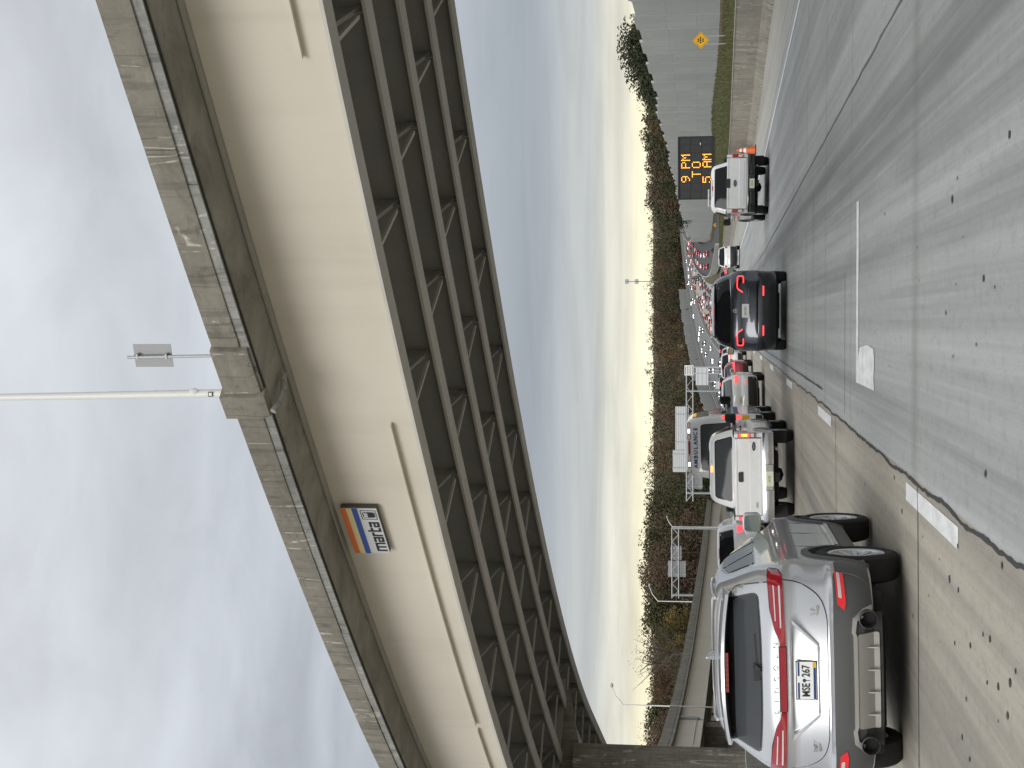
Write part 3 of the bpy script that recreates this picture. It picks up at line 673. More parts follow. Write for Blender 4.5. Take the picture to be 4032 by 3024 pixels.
def patch(name, poly, fmap, mt, parent, off=.006, depth=.02, grid=.07, smooth=35):
    bm = bmesh.new(); vs_ = [bm.verts.new((a, b, 0)) for a, b in poly]; bm.faces.new(vs_)
    for ax in (0, 1):
        lo, hi = min(p[ax] for p in poly), max(p[ax] for p in poly); k = int((hi-lo)/grid)
        for i in range(1, k+1):
            c = lo+(hi-lo)*i/(k+1); no = (1, 0, 0) if ax == 0 else (0, 1, 0); co = (c, 0, 0) if ax == 0 else (0, c, 0)
            bmesh.ops.bisect_plane(bm, geom=list(bm.verts)+list(bm.edges)+list(bm.faces), plane_co=co, plane_no=no)
    m = MB(); ix = {}
    bm.verts.index_update()
    for v in bm.verts: ix[v.index] = m.vert(fmap(v.co.x, v.co.y, off))
    for f in bm.faces: m.face([ix[v.index] for v in f.verts])
    low = {}
    for e in bm.edges:
        if len(e.link_faces) == 1:
            for v in e.verts:
                if v.index not in low: low[v.index] = m.vert(fmap(v.co.x, v.co.y, -depth))
            a, b = e.verts; m.face([ix[a.index], ix[b.index], low[b.index], low[a.index]])
    bm.free(); return m.build(name, mt, parent, smooth=smooth)
class Shell:
    """body given by plan outlines at heights: rows of (z, half width, rear y, front y); rounded plan corners"""
    def __init__(s, rows, br=.5, nr=3.2, bf=.8, nf=2.6, bow=.0):
        z = [r[0] for r in rows]; s.rows = rows; s.w = pchip(z, [r[1] for r in rows]); s.yr = pchip(z, [r[2] for r in rows]); s.yf = pchip(z, [r[3] for r in rows])
        s.br, s.nr, s.bf0, s.nf, s.bow = br, nr, bf, nf, bow; s.z0, s.z1 = z[0], z[-1]
    def bf(s, z): t = max(0, min(1, (z-1.0)/.2)); return s.bf0+(min(.4, s.bf0)-s.bf0)*t
    def rear(s, x, z):
        q = min(1, abs(x)/s.w(z)); return s.yr(z)+s.br*(1-(1-q**s.nr)**(1/s.nr))
    def front(s, x, z):
        q = min(1, abs(x)/s.w(z)); return s.yf(z)-s.bf(z)*(1-(1-q**s.nf)**(1/s.nf))
    def side(s, y, z):
        w = s.w(z); yr = s.yr(z); yf = s.yf(z)
        if y < yr+s.br: t = max(0, min(1, (yr+s.br-y)/s.br)); return w*max(0, 1-t**s.nr)**(1/s.nr)
        bf = s.bf(z)
        if y > yf-bf: t = max(0, min(1, (y-yf+bf)/bf)); return w*max(0, 1-t**s.nf)**(1/s.nf)
        return w
    def fr(s): return lambda x, z, o: (x, s.rear(x, z)-o, z)
    def ff(s): return lambda x, z, o: (x, s.front(x, z)+o, z)
    def fs(s, sg): return lambda y, z, o: (sg*(s.side(y, z)+o), y, z)
    def ring(s, z, na=12, ns=46):
        w, yr, yf = s.w(z), s.yr(z), s.yf(z); bf = s.bf(z); pts = []
        for k in range(na):
            f = math.pi/2*k/na; pts.append((w*math.sin(f)**(2/s.nr), yr+s.br*(1-math.cos(f)**(2/s.nr))))
        for k in range(ns+1): pts.append((w, yr+s.br+(yf-bf-yr-s.br)*k/ns))
        for k in range(1, na+1):
            f = math.pi/2*k/na; pts.append((w*max(0, math.cos(f))**(2/s.nf), yf-bf*(1-math.sin(f)**(2/s.nf))))
        return pts+[(-x, y) for x, y in pts[-2:0:-1]]
    def build(s, name, mt, parent, zs=None, arches=(), ra=.44, zc=.39, cap=True, dz=.04, ns=46, smooth=32, na=12):
        if zs is None:
            k = max(3, int((s.z1-s.z0)/dz)); zs = sorted(set([s.z0+(s.z1-s.z0)*i/k for i in range(k+1)]+[r[0] for r in s.rows]))
        m = MB(); prev = None
        for z in zs:
            ring = []
            for (x, y) in s.ring(z, na, ns):
                zz = z
                if abs(x) > .45:
                    for yw in arches:
                        if abs(y-yw) < ra: zz = max(zz, zc+math.sqrt(ra*ra-(y-yw)**2))
                ring.append(m.vert((x, y, zz)))
            if prev:
                n = len(ring)
                for q in range(n): m.face((prev[q], prev[(q+1) % n], ring[(q+1) % n], ring[q]))
            prev = ring
        if cap:
            n = len(prev)//2
            m.face(prev)
        return m.build(name, mt, parent, smooth=smooth)
_wheel = {}
def wheel(parent, x, y, r=.39, w=.25, side=1, style='multi', rimmat='alloy', detail=True):
    key = (round(r, 2), w, style, rimmat, detail)
    if key not in _wheel:
        m = MB(); rr = r*.67; hw = w/2
        m.lathe([(-hw*.8, rr), (-hw, rr+.03), (-hw*1.03, rr+(r-rr)*.5), (-hw*.93, r-.025), (-hw*.78, r-.004), (0, r), (hw*.78, r-.004), (hw*.93, r-.025), (hw*1.03, rr+(r-rr)*.5), (hw, rr+.03), (hw*.8, rr)], 36)
        ty = m.mesh('tyre', 'rubber', 35)
        m = MB(); m.lathe([(hw*.86, rr+.004), (hw*.92, rr-.004), (hw*.86, rr-.03), (hw*.3, rr-.045), (-hw*.8, rr-.03), (-hw*.8, rr)], 36)
        m.lathe([(hw*.55, .075), (hw*.66, .06), (hw*.68, .001)], 14)
        ns = 5 if style == 'five' else 10
        for k in range(ns):
            a = 2*math.pi*k/ns; c, s_ = math.cos(a), math.sin(a); t = (-s_, c); w1, w2 = (.055, .05) if ns == 5 else (.02, .022)
            def P(rad, tw, xx): return (xx, rad*c+tw*t[0], rad*s_+tw*t[1])
            m.hexa([P(.05, -w1, hw*.3), P(.05, w1, hw*.3), P(rr-.01, w2, hw*.6), P(rr-.01, -w2, hw*.6), P(.05, -w1, hw*.62), P(.05, w1, hw*.62), P(rr-.01, w2, hw*.84), P(rr-.01, -w2, hw*.84)])
        rim = m.mesh('rim', rimmat, 35)
        m = MB(); m.lathe([(hw*.12, rr), (hw*.12, .01)], 20); br = m.mesh('dark_backing_disc', 'underbody', 35)  # plain near-black disc standing in for the shade behind the spokes
        _wheel[key] = (ty, rim, br)
    ty, rim, br = _wheel[key]
    e = empty('wheel'); e.parent = parent; e.location = (x, y, r); e.rotation_euler = (0, 0, 0 if side > 0 else math.pi)
    link('tyre', ty, e); link('rim', rim, e); link('dark_backing_disc', br, e); return e
def mirror(parent, sh, side, y, z, mt, w=.24, h=.19, stalk=.06, glass=None, out=.12):
    x0 = sh.side(y, z)
    m = MB(); secs = []
    for t, k in ((0, .62), (.35, .95), (.75, 1), (1, .82)):
        xx = side*(x0+stalk+w*t); secs.append([(xx, y-.02-.01*t, z-h*.5*k), (xx, y+.10*k, z-h*.42*k), (xx, y+.13*k, z), (xx, y+.10*k, z+h*.42*k), (xx, y-.02-.01*t, z+h*.5*k)])
    m.sweep(secs); m.box(min(side*(x0-.04), side*(x0+stalk+.05)), max(side*(x0-.04), side*(x0+stalk+.05)), y, y+.08, z-h*.45, z-h*.15)
    o = m.build('door_mirror', mt, parent, smooth=50, bevel=.015)
    m = MB(); pts = round_poly([(.03, -h*.40), (w*.94, -h*.36), (w*.9, h*.36), (.05, h*.40)], .03, 3)
    m.face([m.vert((side*(x0+stalk+a), y-.036, z+b)) for a, b in pts]); m.build('mirror_glass', glass or ('tint_glass' if mt == 'black_plastic' else 'mirror_glass'), o)
    return o
def plate(parent, x, y, z, w, h, txt, mt='plate_white', tcol='plate_text', size=None, tz=0):
    m = MB(); pts = round_poly([(-w/2, -h/2), (w/2, -h/2), (w/2, h/2), (-w/2, h/2)], .012, 3)
    a = [m.vert((p[0], 0, p[1])) for p in pts]; b = [m.vert((p[0], .01, p[1])) for p in pts]; m.face(a); m.face(b[::-1]); n = len(a)
    for q in range(n): m.face((a[q], a[(q+1) % n], b[(q+1) % n], b[q]))
    o = m.build('licence_plate', mt, parent); o.location = (x, y, z)
    if txt: lettering(txt, size or h*.62, tcol, o, (0, -.004, tz), name='plate_lettering', bold=.001, spacing=.95, sx=.86, extrude=.002)
    return o
def glass_side(parent, sh, polys, mt='tint_glass', off=.004, trim='gloss_black'):
    for sg in (1, -1):
        for p in polys: patch('side_window', round_poly(p, .05), sh.fs(sg), mt, parent, off, .01, .12)
def frame_of(p, r, w):
    c = Vector((sum(q[0] for q in p)/len(p), sum(q[1] for q in p)/len(p))); return [tuple(c+(Vector(q)-c).normalized()*((Vector(q)-c).length+w)) for q in round_poly(p, r)]
def lip(parent, sh, side, yw, ra, zc, mt, w=.055, t=.02, a0=-8, a1=188, zmin=.3):
    m = MB(); secs = []
    for k in range(25):
        a = R(a0+(a1-a0)*k/24); ring = []
        for rad, o in ((ra-.012, -.05), (ra-.012, t), (ra+w, t*.8), (ra+w, -.05)):
            y, z = yw+rad*math.cos(a), zc+rad*math.sin(a); zz = max(z, zmin); ring.append((side*(sh.side(y, max(zz, sh.z0))+o), y, zz))
        secs.append(ring)
    m.sweep(secs); return m.build('wheel_arch', mt, parent, smooth=40)
def underbody(parent, w, y0, y1, z0, z1):
    m = MB(); m.box(-w, w, y0, y1, z0, z1); return m.build('underbody', 'underbody', parent, bevel=.05)
def vehicle(name, label, cat, x, y, rz=0, roll=0, group=None, z=None):
    e = tag(empty(name, (x, y, croad(x, y) if z is None else z)), label, cat, group); e.rotation_euler = (0, roll, rz); return e

# ---- silver crossover in the near left lane
def silver_suv():
    v = vehicle('silver_suv', 'silver crossover with full width red light bar close by in the left lane', 'car', -3.20, 13.22, R(.8), R(-1.3))
    Lc = 4.95
    sh = Shell([(.34, .93, .16, Lc-.12), (.45, .965, .06, Lc-.05), (.58, .98, .02, Lc), (.70, .985, .02, Lc), (.735, .985, .085, Lc), (.80, .985, .10, Lc-.02), (.95, .99, .13, Lc-.06), (1.07, .985, .155, Lc-.25), (1.14, .975, .135, Lc-.9), (1.22, .955, .145, Lc-1.4),
                (1.31, .925, .20, Lc-1.55), (1.38, .895, .28, Lc-1.7), (1.52, .82, .42, Lc-1.98), (1.63, .755, .53, Lc-2.2), (1.70, .70, .66, Lc-2.4), (1.755, .60, .90, Lc-2.6), (1.785, .46, 1.2, Lc-2.8), (1.79, .25, 1.5, Lc-3.0)], .62, 2.9, 1.0, 2.5)
    arch = (1.16, 3.98)
    body = sh.build('body', 'silver_paint', v, arches=arch, ra=.46, zc=.40, dz=.035, ns=64, na=16)
    underbody(v, .74, .35, Lc-.4, .24, .72)
    for sg in (1, -1):
        for yw in arch:
            wheel(v, sg*.87, yw, .40, .26, sg); lip(v, sh, sg, yw, .46, .40, 'grey_cladding', .06)
        # dark sills with a bright moulding
        patch('side_cladding', [(1.66, .345), (3.48, .345), (3.48, .50), (1.66, .50)], sh.fs(sg), 'grey_cladding', v, .012, .03, .15)
        patch('side_moulding', [(1.72, .52), (3.42, .52), (3.42, .56), (1.72, .56)], sh.fs(sg), 'chrome', v, .016, .03, .2)
        patch('side_cladding', [(.30, .36), (.69, .36), (.69, .60), (.50, .665), (.30, .665)], sh.fs(sg), 'grey_cladding', v, .012, .02, .06)
        for yd in (1.62, 2.62, 3.48): patch('door_seam', [(yd, .56), (yd+.012, .56), (yd+.012, 1.30), (yd, 1.30)], sh.fs(sg), 'gloss_black', v, .002, .01, .2)
        for yd in (1.74, 2.74): patch('door_handle', round_poly([(yd, 1.10), (yd+.22, 1.10), (yd+.22, 1.135), (yd, 1.135)], .015), sh.fs(sg), 'chrome', v, .03, .01, .2)
        mirror(v, sh, sg, 3.12, 1.34, 'silver_paint', .24, .21, .05)
        patch('window_trim', round_poly([(1.02, 1.36), (3.15, 1.335), (3.30, 1.36), (2.72, 1.655), (1.9, 1.69), (1.28, 1.62)], .12), sh.fs(sg), 'gloss_black', v, .004, .01, .12)
        for p in ([(1.06, 1.375), (1.72, 1.365), (1.74, 1.655), (1.30, 1.605)], [(1.78, 1.364), (2.42, 1.355), (2.40, 1.66), (1.80, 1.665)], [(2.48, 1.354), (3.22, 1.36), (2.72, 1.635), (2.46, 1.655)]):
            patch('side_window', round_poly(p, .06), sh.fs(sg), 'tint_glass', v, .009, .01, .12)
        m = MB(); m.tube([(sg*.585, .98, 1.745), (sg*.595, 1.12, 1.766), (sg*.60, 1.7, 1.776), (sg*.59, 2.10, 1.770), (sg*.57, 2.26, 1.745)], .016, 8); m.build('roof_rail', 'silver_paint', v, smooth=40)
    patch('windscreen', round_poly([(-.66, 1.24), (.66, 1.24), (.56, 1.66), (-.56, 1.66)], .06), sh.ff(), 'tint_glass', v, .006, .01, .12)
    fr_ = sh.fr()
    # tailgate: seam, window, spoiler
    gate = [(-.865, 1.12), (-.845, .96), (-.74, .80), (-.58, .748), (.58, .748), (.74, .80), (.845, .96), (.865, 1.12), (.835, 1.30), (.74, 1.60), (-.74, 1.60), (-.835, 1.30)]
    patch('tailgate_seam', round_poly(gate, [0, .1, .1, .1, .1, .1, .1, 0, .1, .1, .1, .1]), fr_, 'gloss_black', v, .002, .01, .09)
    ins = [(x*(1-.007/abs(x)) if abs(x) > .1 else x, z+(.008 if z < 1 else -.004)) for x, z in gate]
    tg = patch('tailgate', round_poly(ins, [0, .1, .1, .1, .1, .1, .1, 0, .1, .1, .1, .1]), fr_, 'silver_paint', v, .014, .01, .06)
    patch('rear_window', round_poly([(-.745, 1.352), (-.35, 1.335), (.35, 1.335), (.745, 1.352), (.69, 1.50), (.635, 1.645), (-.635, 1.645), (-.69, 1.50)], [.06, .2, .2, .06, .1, .04, .04, .1]), fr_, 'gloss_black', tg, .019, .01, .07)
    patch('rear_window_glass', round_poly([(-.72, 1.362), (-.35, 1.345), (.35, 1.345), (.72, 1.362), (.645, 1.575), (-.645, 1.575)], [.06, .2, .2, .06, .03, .03]), fr_, 'grey_glass', tg, .0235, .005, .07)
    # spoiler
    m = MB(); secs = []
    for k in range(17):
        x = -.70+1.4*k/16; q = abs(x)/.70; zz = 1.70-.055*q**2.2; yb = .34+.16*q**2.5
        yy = sh.rear(x*.97, 1.665)
        secs.append([(x, yb, zz-.028), (x, yy+.12, zz-.075), (x, yy+.40, zz+.03), (x, yb+.18, zz+.022), (x, yb+.01, zz)])
    m.sweep(secs); m.build('roof_spoiler', 'silver_paint', v, smooth=40)
    m = MB()
    for k in range(8): x = -.16+.32*k/7; m.box(x-.021, x+.021, .385, .42, 1.632, 1.662)
    m.build('brake_lamp', 'lamp_red', v)
    m = MB(); m.tube([(.02, 1.05, 1.765), (.02, 1.0, 1.80), (.02, .93, 1.835)], [.045, .03, .008], 10); m.build('antenna_fin', 'silver_paint', v, smooth=60)
    # wiper
    m = MB(); m.bar((.06, sh.rear(0, 1.36)-.03, 1.355), (.10, sh.rear(0, 1.36)-.03, 1.40), .05, .04); m.bar((-.03, sh.rear(0, 1.36)-.035, 1.362), (.38, sh.rear(.3, 1.40)-.03, 1.385), .018, .026); m.bar((-.04, sh.rear(0, 1.37)-.025, 1.385), (.12, sh.rear(.1, 1.37)-.025, 1.385), .02, .05); m.build('wiper', 'black_plastic', tg)
    # light bar
    lampo = [(.30, 1.122), (.90, 1.135), (.935, 1.16), (.93, 1.255), (.88, 1.268), (.62, 1.25), (.44, 1.215), (.36, 1.178), (.30, 1.172)]
    for sg in (1, -1):
        p = [(sg*x, z) for x, z in lampo]; p = p if sg > 0 else p[::-1]
        patch('lamp_surround', frame_of(p, .02, .008), fr_, 'gloss_black', v, .020, .01, .05)
        lo_ = patch('tail_lamp', round_poly(p, .02), fr_, 'lamp_red', v, .034, .02, .05)
        for (x0, x1, z0, z1, z2, z3) in ((.46, .82, 1.156, 1.158, 1.174, 1.168), (.52, .82, 1.203, 1.210, 1.222, 1.212)):
            q = [(sg*x0, z0), (sg*x1, z1), (sg*x1, z2), (sg*x0, z3)]; q = q if sg > 0 else q[::-1]
            patch('lamp_reflector', round_poly(q, .012), fr_, 'lamp_clear', lo_, .038, .01, .06)
    patch('lamp_surround', [(-.297, 1.112), (.297, 1.112), (.297, 1.182), (-.297, 1.182)], fr_, 'gloss_black', v, .020, .01, .08)
    patch('light_bar', [(-.292, 1.120), (.292, 1.120), (.292, 1.175), (-.292, 1.175)], fr_, 'lamp_red', v, .034, .02, .06)
    for k, ch in enumerate('LINCOLN'):
        x = -.30+k*.10; lettering(ch, .062, 'chrome', v, (x, sh.rear(x, 1.215)-.020, 1.213), name='badge_letter', sx=1.1)
    # plate recess with side walls
    rec = [(-.545, 1.075), (-.40, .905), (-.30, .83), (.30, .83), (.40, .905), (.545, 1.075)]
    patch('plate_recess', round_poly(rec, .03), fr_, 'silver_paint', tg, .0165, .005, .05)
    m = MB(); yb = sh.rear(0, 1.0)-.036
    m.hexa([(-.40, yb-.012, 1.068), (.40, yb-.012, 1.068), (.40, yb+.03, 1.068), (-.40, yb+.03, 1.068), (-.55, yb-.02, 1.085), (.55, yb-.02, 1.085), (.55, yb+.03, 1.085), (-.55, yb+.03, 1.085)]); m.build('recess_lip', 'silver_paint', tg, bevel=.004)
    m = MB(); m.hexa([(-.30, yb-.03, .832), (.30, yb-.03, .832), (.30, yb+.03, .832), (-.30, yb+.03, .832), (-.305, yb-.004, .848), (.305, yb-.004, .848), (.305, yb+.03, .848), (-.305, yb+.03, .848)]); m.build('recess_lip', 'silver_paint', tg, bevel=.004)
    for sg in (1, -1):
        m = MB(); m.hexa([(sg*.30, yb-.028, .835), (sg*.33, yb-.026, .838), (sg*.33, yb+.03, .838), (sg*.30, yb+.03, .835), (sg*.50, yb-.002, 1.066), (sg*.545, yb-.016, 1.07), (sg*.545, yb+.03, 1.07), (sg*.50, yb+.03, 1.066)]); m.build('recess_lip', 'silver_paint', tg, bevel=.004)
    pl = plate(v, 0, yb-.022, .945, .335, .172, None)
    m = MB(); m.box(-.165, .115, -.003, -.0005, -.082, -.060); m.box(-.165, -.02, -.003, -.0005, .062, .078); m.box(.04, .165, -.003, -.0005, .062, .078); m.build('plate_band', 'plate_blue', pl)
    m = MB(); m.box(.116, .165, -.003, -.0005, -.082, -.054); m.build('plate_sticker', 'plate_yellow', pl)
    lettering('MSE', .098, 'plate_text', pl, (-.085, -.003, .004), name='plate_lettering', bold=.001, sx=.72); lettering('267', .098, 'plate_text', pl, (.085, -.003, .004), name='plate_lettering', bold=.001, sx=.72)
    m = MB(); n = 10; m.face([m.vert((.017*math.cos(6.283*k/n), -.002, .020+.017*math.sin(6.283*k/n))) for k in range(n)]); m.box(-.003, .003, -.003, -.0005, -.03, .01); m.build('plate_emblem', 'plate_blue', pl)
    m = MB(); m.box(-.175, .175, .004, .014, -.094, .094); m.build('plate_frame', 'black_plastic', pl)
    for sg, t in ((1, '2.7'), (-1, 'MKX')):
        lettering(t, .055, 'chrome', v, (sg*.60, sh.rear(.60, .87)-.020, .875), name='badge_letter'); m = MB(); m.box(sg*.60-.055, sg*.60+.055, sh.rear(.60, .83)-.02, sh.rear(.60, .83), .828, .846); m.build('badge_bar', 'chrome', v)
    # lower bumper: cladding, lamps, silver skid frame, exhausts
    bw = [(-.975, .36), (-.62, .345), (.62, .345), (.975, .36), (.98, .66), (.9, .69), (.50, .705), (-.50, .705), (-.9, .69), (-.98, .66)]
    patch('bumper_cladding', bw, fr_, 'grey_cladding', v, .010, .02, .06)
    for sg in (1, -1):
        q = [(.63, .602), (.70, .588), (.955, .60), (.975, .66), (.955, .672), (.68, .662)]; q = [(sg*x, z) for x, z in q]; q = q if sg > 0 else q[::-1]
        patch('bumper_lamp', round_poly(q, .012), fr_, 'reflector_red', v, .022, .02, .05)
        q = [(.73, .622), (.93, .63), (.94, .655), (.74, .652)]; q = [(sg*x, z) for x, z in q]; q = q if sg > 0 else q[::-1]
        patch('reverse_lamp', round_poly(q, .012), fr_, 'lamp_clear', v, .026, .01, .05)
    fr2 = [(-.66, .355), (-.64, .44), (-.56, .535), (-.44, .55), (-.41, .535), (.41, .535), (.44, .55), (.56, .535), (.64, .44), (.66, .355), (.60, .355), (.575, .43), (.535, .50), (.44, .515), (.40, .50), (-.40, .50), (-.44, .515), (-.535, .50), (-.575, .43), (-.60, .355)]
    patch('skid_trim', fr2, fr_, 'skid_bright', v, .04, .03, .05)
    patch('skid_plate', round_poly([(-.43, .30), (.43, .30), (.42, .495), (-.42, .495)], .02), lambda x, z, o: (x, sh.rear(x, max(.36, z))-o, z), 'skid_silver', v, .03, .03, .06)
    for x in (-.30, -.10, .10, .30):
        m = MB(); yy = sh.rear(x, .4)-.03; m.hexa([(x-.008, yy-.014, .315), (x+.008, yy-.014, .315), (x+.012, yy+.02, .315), (x-.012, yy+.02, .315), (x-.004, yy-.006, .45), (x+.004, yy-.006, .45), (x+.004, yy+.02, .45), (x-.004, yy+.02, .45)]); m.build('skid_rib', 'skid_silver', v, bevel=.003)
    patch('diffuser', [(-.60, .27), (.60, .27), (.57, .42), (.53, .49), (-.53, .49), (-.57, .42)], lambda x, z, o: (x, sh.rear(x, max(.36, z))-o+.02, z), 'black_plastic', v, .03, .03, .08)
    for sg in (1, -1):
        m = MB(); m.lathe([(.03, .079), (-.07, .082), (-.075, .076), (-.06, .066), (.05, .062)], 24, 'Y'); e = m.build('exhaust_tip', 'exhaust_metal', v, smooth=40); e.location = (sg*.56, .06, .405)
        m = MB(); m.lathe([(.02, .064), (.02, .001)], 20, 'Y'); m.build('exhaust_bore', 'underbody', e)
    m = MB(); m.tube([(-.50, .5, .30), (.50, .5, .30)], .09, 10); m.build('silencer', 'underbody', v, smooth=40)
    return v
silver_suv()

# ---- pickups
def pickup(name, label, x, y, rz, roll, opt):
    v = vehicle(name, label, 'pickup truck', x, y, rz, roll)
    pm_ = opt['paint']; Lc = 5.95; rail = opt.get('rail', 1.37)
    lo = Shell([(.50, .97, .20, Lc-.1), (.60, .99, .18, Lc), (.85, 1.0, .17, Lc), (1.02, .995, .17, Lc-.05)], .10, 3, .5, 2.6)
    arch = (1.25, 4.85); lo.build('body', pm_, v, arches=arch, ra=.50, zc=.42, dz=.05, ns=80)
    H = opt.get('H', 1.96)
    cab = Shell([(1.02, .995, 2.02, Lc-.05), (1.16, .985, 2.02, Lc-.3), (1.24, .975, 2.02, Lc-1.2), (1.38, .95, 2.03, Lc-1.65), (1.62, .88, 2.10, Lc-2.05), (H-.13, .80, 2.2, Lc-2.4), (H-.05, .73, 2.3, Lc-2.6), (H-.01, .60, 2.45, Lc-2.8), (H, .40, 2.7, Lc-3.1)], .16, 3.2, .7, 2.5)
    cab.build('cab', pm_, v, dz=.045, ns=24)
    underbody(v, .55, .3, Lc-.6, .38, .62); underbody(v, .90, 1.8, 4.2, .42, .6)
    for sg in (1, -1):
        m = MB(); secs = []
        for yv in (.17, .19, 1.0, 1.98, 2.0): secs.append([(sg*.90, yv, 1.0), (sg*(.995 if .18 < yv < 1.99 else .98), yv, 1.0), (sg*(.985 if .18 < yv < 1.99 else .97), yv, rail-.03), (sg*.97, yv, rail), (sg*.90, yv, rail)])
        m.sweep(secs); m.build('bed_side', pm_, v, smooth=30, bevel=.01)
        m = MB(); m.box(min(sg*.89, sg*.985), max(sg*.89, sg*.985), .19, 1.99, rail+.001, rail+.02); m.build('bed_rail_cap', 'black_plastic', v)
        for yw in arch: wheel(v, sg*.86, yw, .41, .27, sg, 'five', opt.get('rim', 'alloy')); lip(v, lo, sg, yw, .50, .42, opt.get('lip', pm_), .05, .03, zmin=.5)
        mirror(v, cab, sg, 3.95, 1.42, opt.get('mirror', 'black_plastic'), .24, .30, .08)
        patch('side_window', round_poly([(2.28, 1.43), (3.98, 1.42), (3.38, 1.80), (2.38, 1.80)], .06), cab.fs(sg), 'tint_glass', v, .006, .01, .14)
        patch('running_board', [(1.9, .46), (4.2, .46), (4.2, .52), (1.9, .52)], lambda yv, z, o, sg=sg: (sg*(.99+o), yv, z), 'black_plastic', v, .05, .1, .4)
        patch('door_handle', [(2.45, 1.18), (2.68, 1.18), (2.68, 1.22), (2.45, 1.22)], cab.fs(sg), 'black_plastic', v, .03, .01, .2)
        z0, z1 = opt['lamp']; xo = sg*.945; hw = .055
        m = MB(); m.box(xo-hw, xo+hw, .135, .20, z0, z1); tl = m.build('tail_lamp', 'lamp_red', v, bevel=.012)
        za, zb_ = opt['lit']; m = MB(); m.box(xo-hw*.8, xo+hw*.8, .122, .136, za, zb_); ll_ = m.build('lit_lens', opt['litm'], tl, bevel=.006)
        if opt.get('hot'): m = MB(); m.box(xo-hw*.5, xo+hw*.5, .114, .123, za+.05, zb_-.05); m.build('bulb_glow', 'lamp_orange_lit', tl, bevel=.004)
        m = MB(); zc_, zd = opt['rev']; m.box(xo-hw*.8, xo+hw*.8, .122, .136, zc_, zd); m.build('reverse_lens', 'lamp_clear', tl, bevel=.006)
    # tailgate with pressed panel
    zt, zbm = rail-.01, .77
    m = MB(); m.box(-.875, .875, .16, .23, zbm, zt); g = m.build('tailgate', pm_, v, bevel=.02)
    m = MB(); m.hexa([(-.80, .153, zbm+.09), (.80, .153, zbm+.09), (.80, .165, zbm+.06), (-.80, .165, zbm+.06), (-.80, .150, zbm+.25), (.80, .150, zbm+.25), (.80, .165, zbm+.28), (-.80, .165, zbm+.28)]); m.build('tailgate_panel', pm_, g, bevel=.006)
    m = MB(); m.box(-.86, .86, .146, .165, zt-.055, zt-.002); m.build('tailgate_lip', pm_, g, bevel=.012)
    for sg in (-1, 1): m = MB(); m.box(sg*.882-.004, sg*.882+.004, .158, .2, zbm, zt); m.build('tailgate_gap', 'gloss_black', v)
    hx, hz, hw, hh = opt['handle']; m = MB(); pts = round_poly([(hx-hw, hz-hh), (hx+hw, hz-hh), (hx+hw*.92, hz+hh), (hx-hw*.92, hz+hh)], .035, 4); a = [m.vert((p, .138, q)) for p, q in pts]; b = [m.vert((p, .17, q)) for p, q in pts]; m.face(a); n = len(a)
    for q in range(n): m.face((a[q], a[(q+1) % n], b[(q+1) % n], b[q]))
    m.build('tailgate_handle', 'black_plastic', g)
    bx_, bz = opt['badge']; m = MB(); n = 20; bw_, bh = opt.get('bsz', (.10, .038))
    for rr, yy in ((1, .135), (.86, .131)):
        m.face([m.vert((bx_+bw_*rr*math.cos(6.283*k/n), yy, bz+bh*rr*math.sin(6.283*k/n))) for k in range(n)])
    o = m.build('oval_badge', 'badge_blue', g); lettering('Ford', bh*1.3, 'chrome', o, (bx_, .128, bz), name='badge_letter', extrude=.001)
    if opt.get('tag2'): m = MB(); m.box(-.70, -.58, .135, .152, .86, .90); m.build('badge_bar', 'chrome', g)
    # rear glass and roof lamp
    patch('rear_window_seal', round_poly([(-.80, 1.40), (.80, 1.40), (.68, H-.14), (-.68, H-.14)], .07), cab.fr(), 'gloss_black', v, .006, .01, .12)
    patch('rear_window', round_poly([(-.78, 1.42), (.78, 1.42), (.66, H-.16), (-.66, H-.16)], .06), cab.fr(), opt.get('glass', 'grey_glass'), v, .010, .01, .12)
    m = MB(); m.box(-.16, .16, 2.235, 2.27, H-.085, H-.045); bl = m.build('brake_lamp', 'lamp_clear', v, bevel=.008)
    m = MB(); m.box(-.075, .075, 2.225, 2.236, H-.083, H-.047); m.build('lit_lens', opt['chmsl'], bl)
    m = MB(); m.box(.10, .55, 1.995, 2.03, 1.41, 1.44); m.build('seat_back', 'lamp_clear', v) if opt.get('load') else None
    # bumper, plate, hitch, spare wheel, axle
    m = MB(); secs = []
    for k in range(13):
        xx = -1.0+2*k/12; yb = .0+.10*abs(xx)**5; secs.append([(xx, yb, .50), (xx, yb+.2, .48), (xx, yb+.2, .74), (xx, yb+.015, .74), (xx, yb-.012, .66), (xx, yb+.0, .58)])
    m.sweep(secs); bp = m.build('rear_bumper', opt['bumper'], v, smooth=40)
    m = MB(); m.box(-.30, .30, -.018, .06, .50, .70); m.build('bumper_step', opt.get('step', opt['bumper']), bp, bevel=.02)
    plate(v, opt.get('px', -.02), -.03, .595, .33, .165, opt['plate'], opt.get('pmat', 'plate_cream'), 'plate_green', .065)
    m = MB(); m.box(-.10, .10, .0, .3, .36, .47); m.tube([(0, -.02, .415), (0, .3, .415)], .045, 8); m.build('tow_hitch', 'underbody', v)
    m = MB(); m.lathe([(-.10, .12), (-.12, .34), (0, .37), (.12, .34), (.10, .12)], 24, 'Z', (-.02, .85, .50)); m.build('spare_wheel', 'rubber', v, smooth=40)
    m = MB(); m.tube([(-.8, arch[0], .41), (-.18, arch[0], .41)], .05, 8); m.tube([(.8, arch[0], .41), (.18, arch[0], .41)], .05, 8); m.lathe([(-.17, .03), (-.14, .12), (0, .17), (.14, .12), (.17, .03)], 12, 'X', (-.05, arch[0], .40)); m.build('rear_axle', 'underbody', v, smooth=40)
    m = MB(); m.tube([(.62, .25, .42), (.62, 1.6, .45)], .035, 8); m.build('exhaust_pipe', 'galvanised', v, smooth=40)
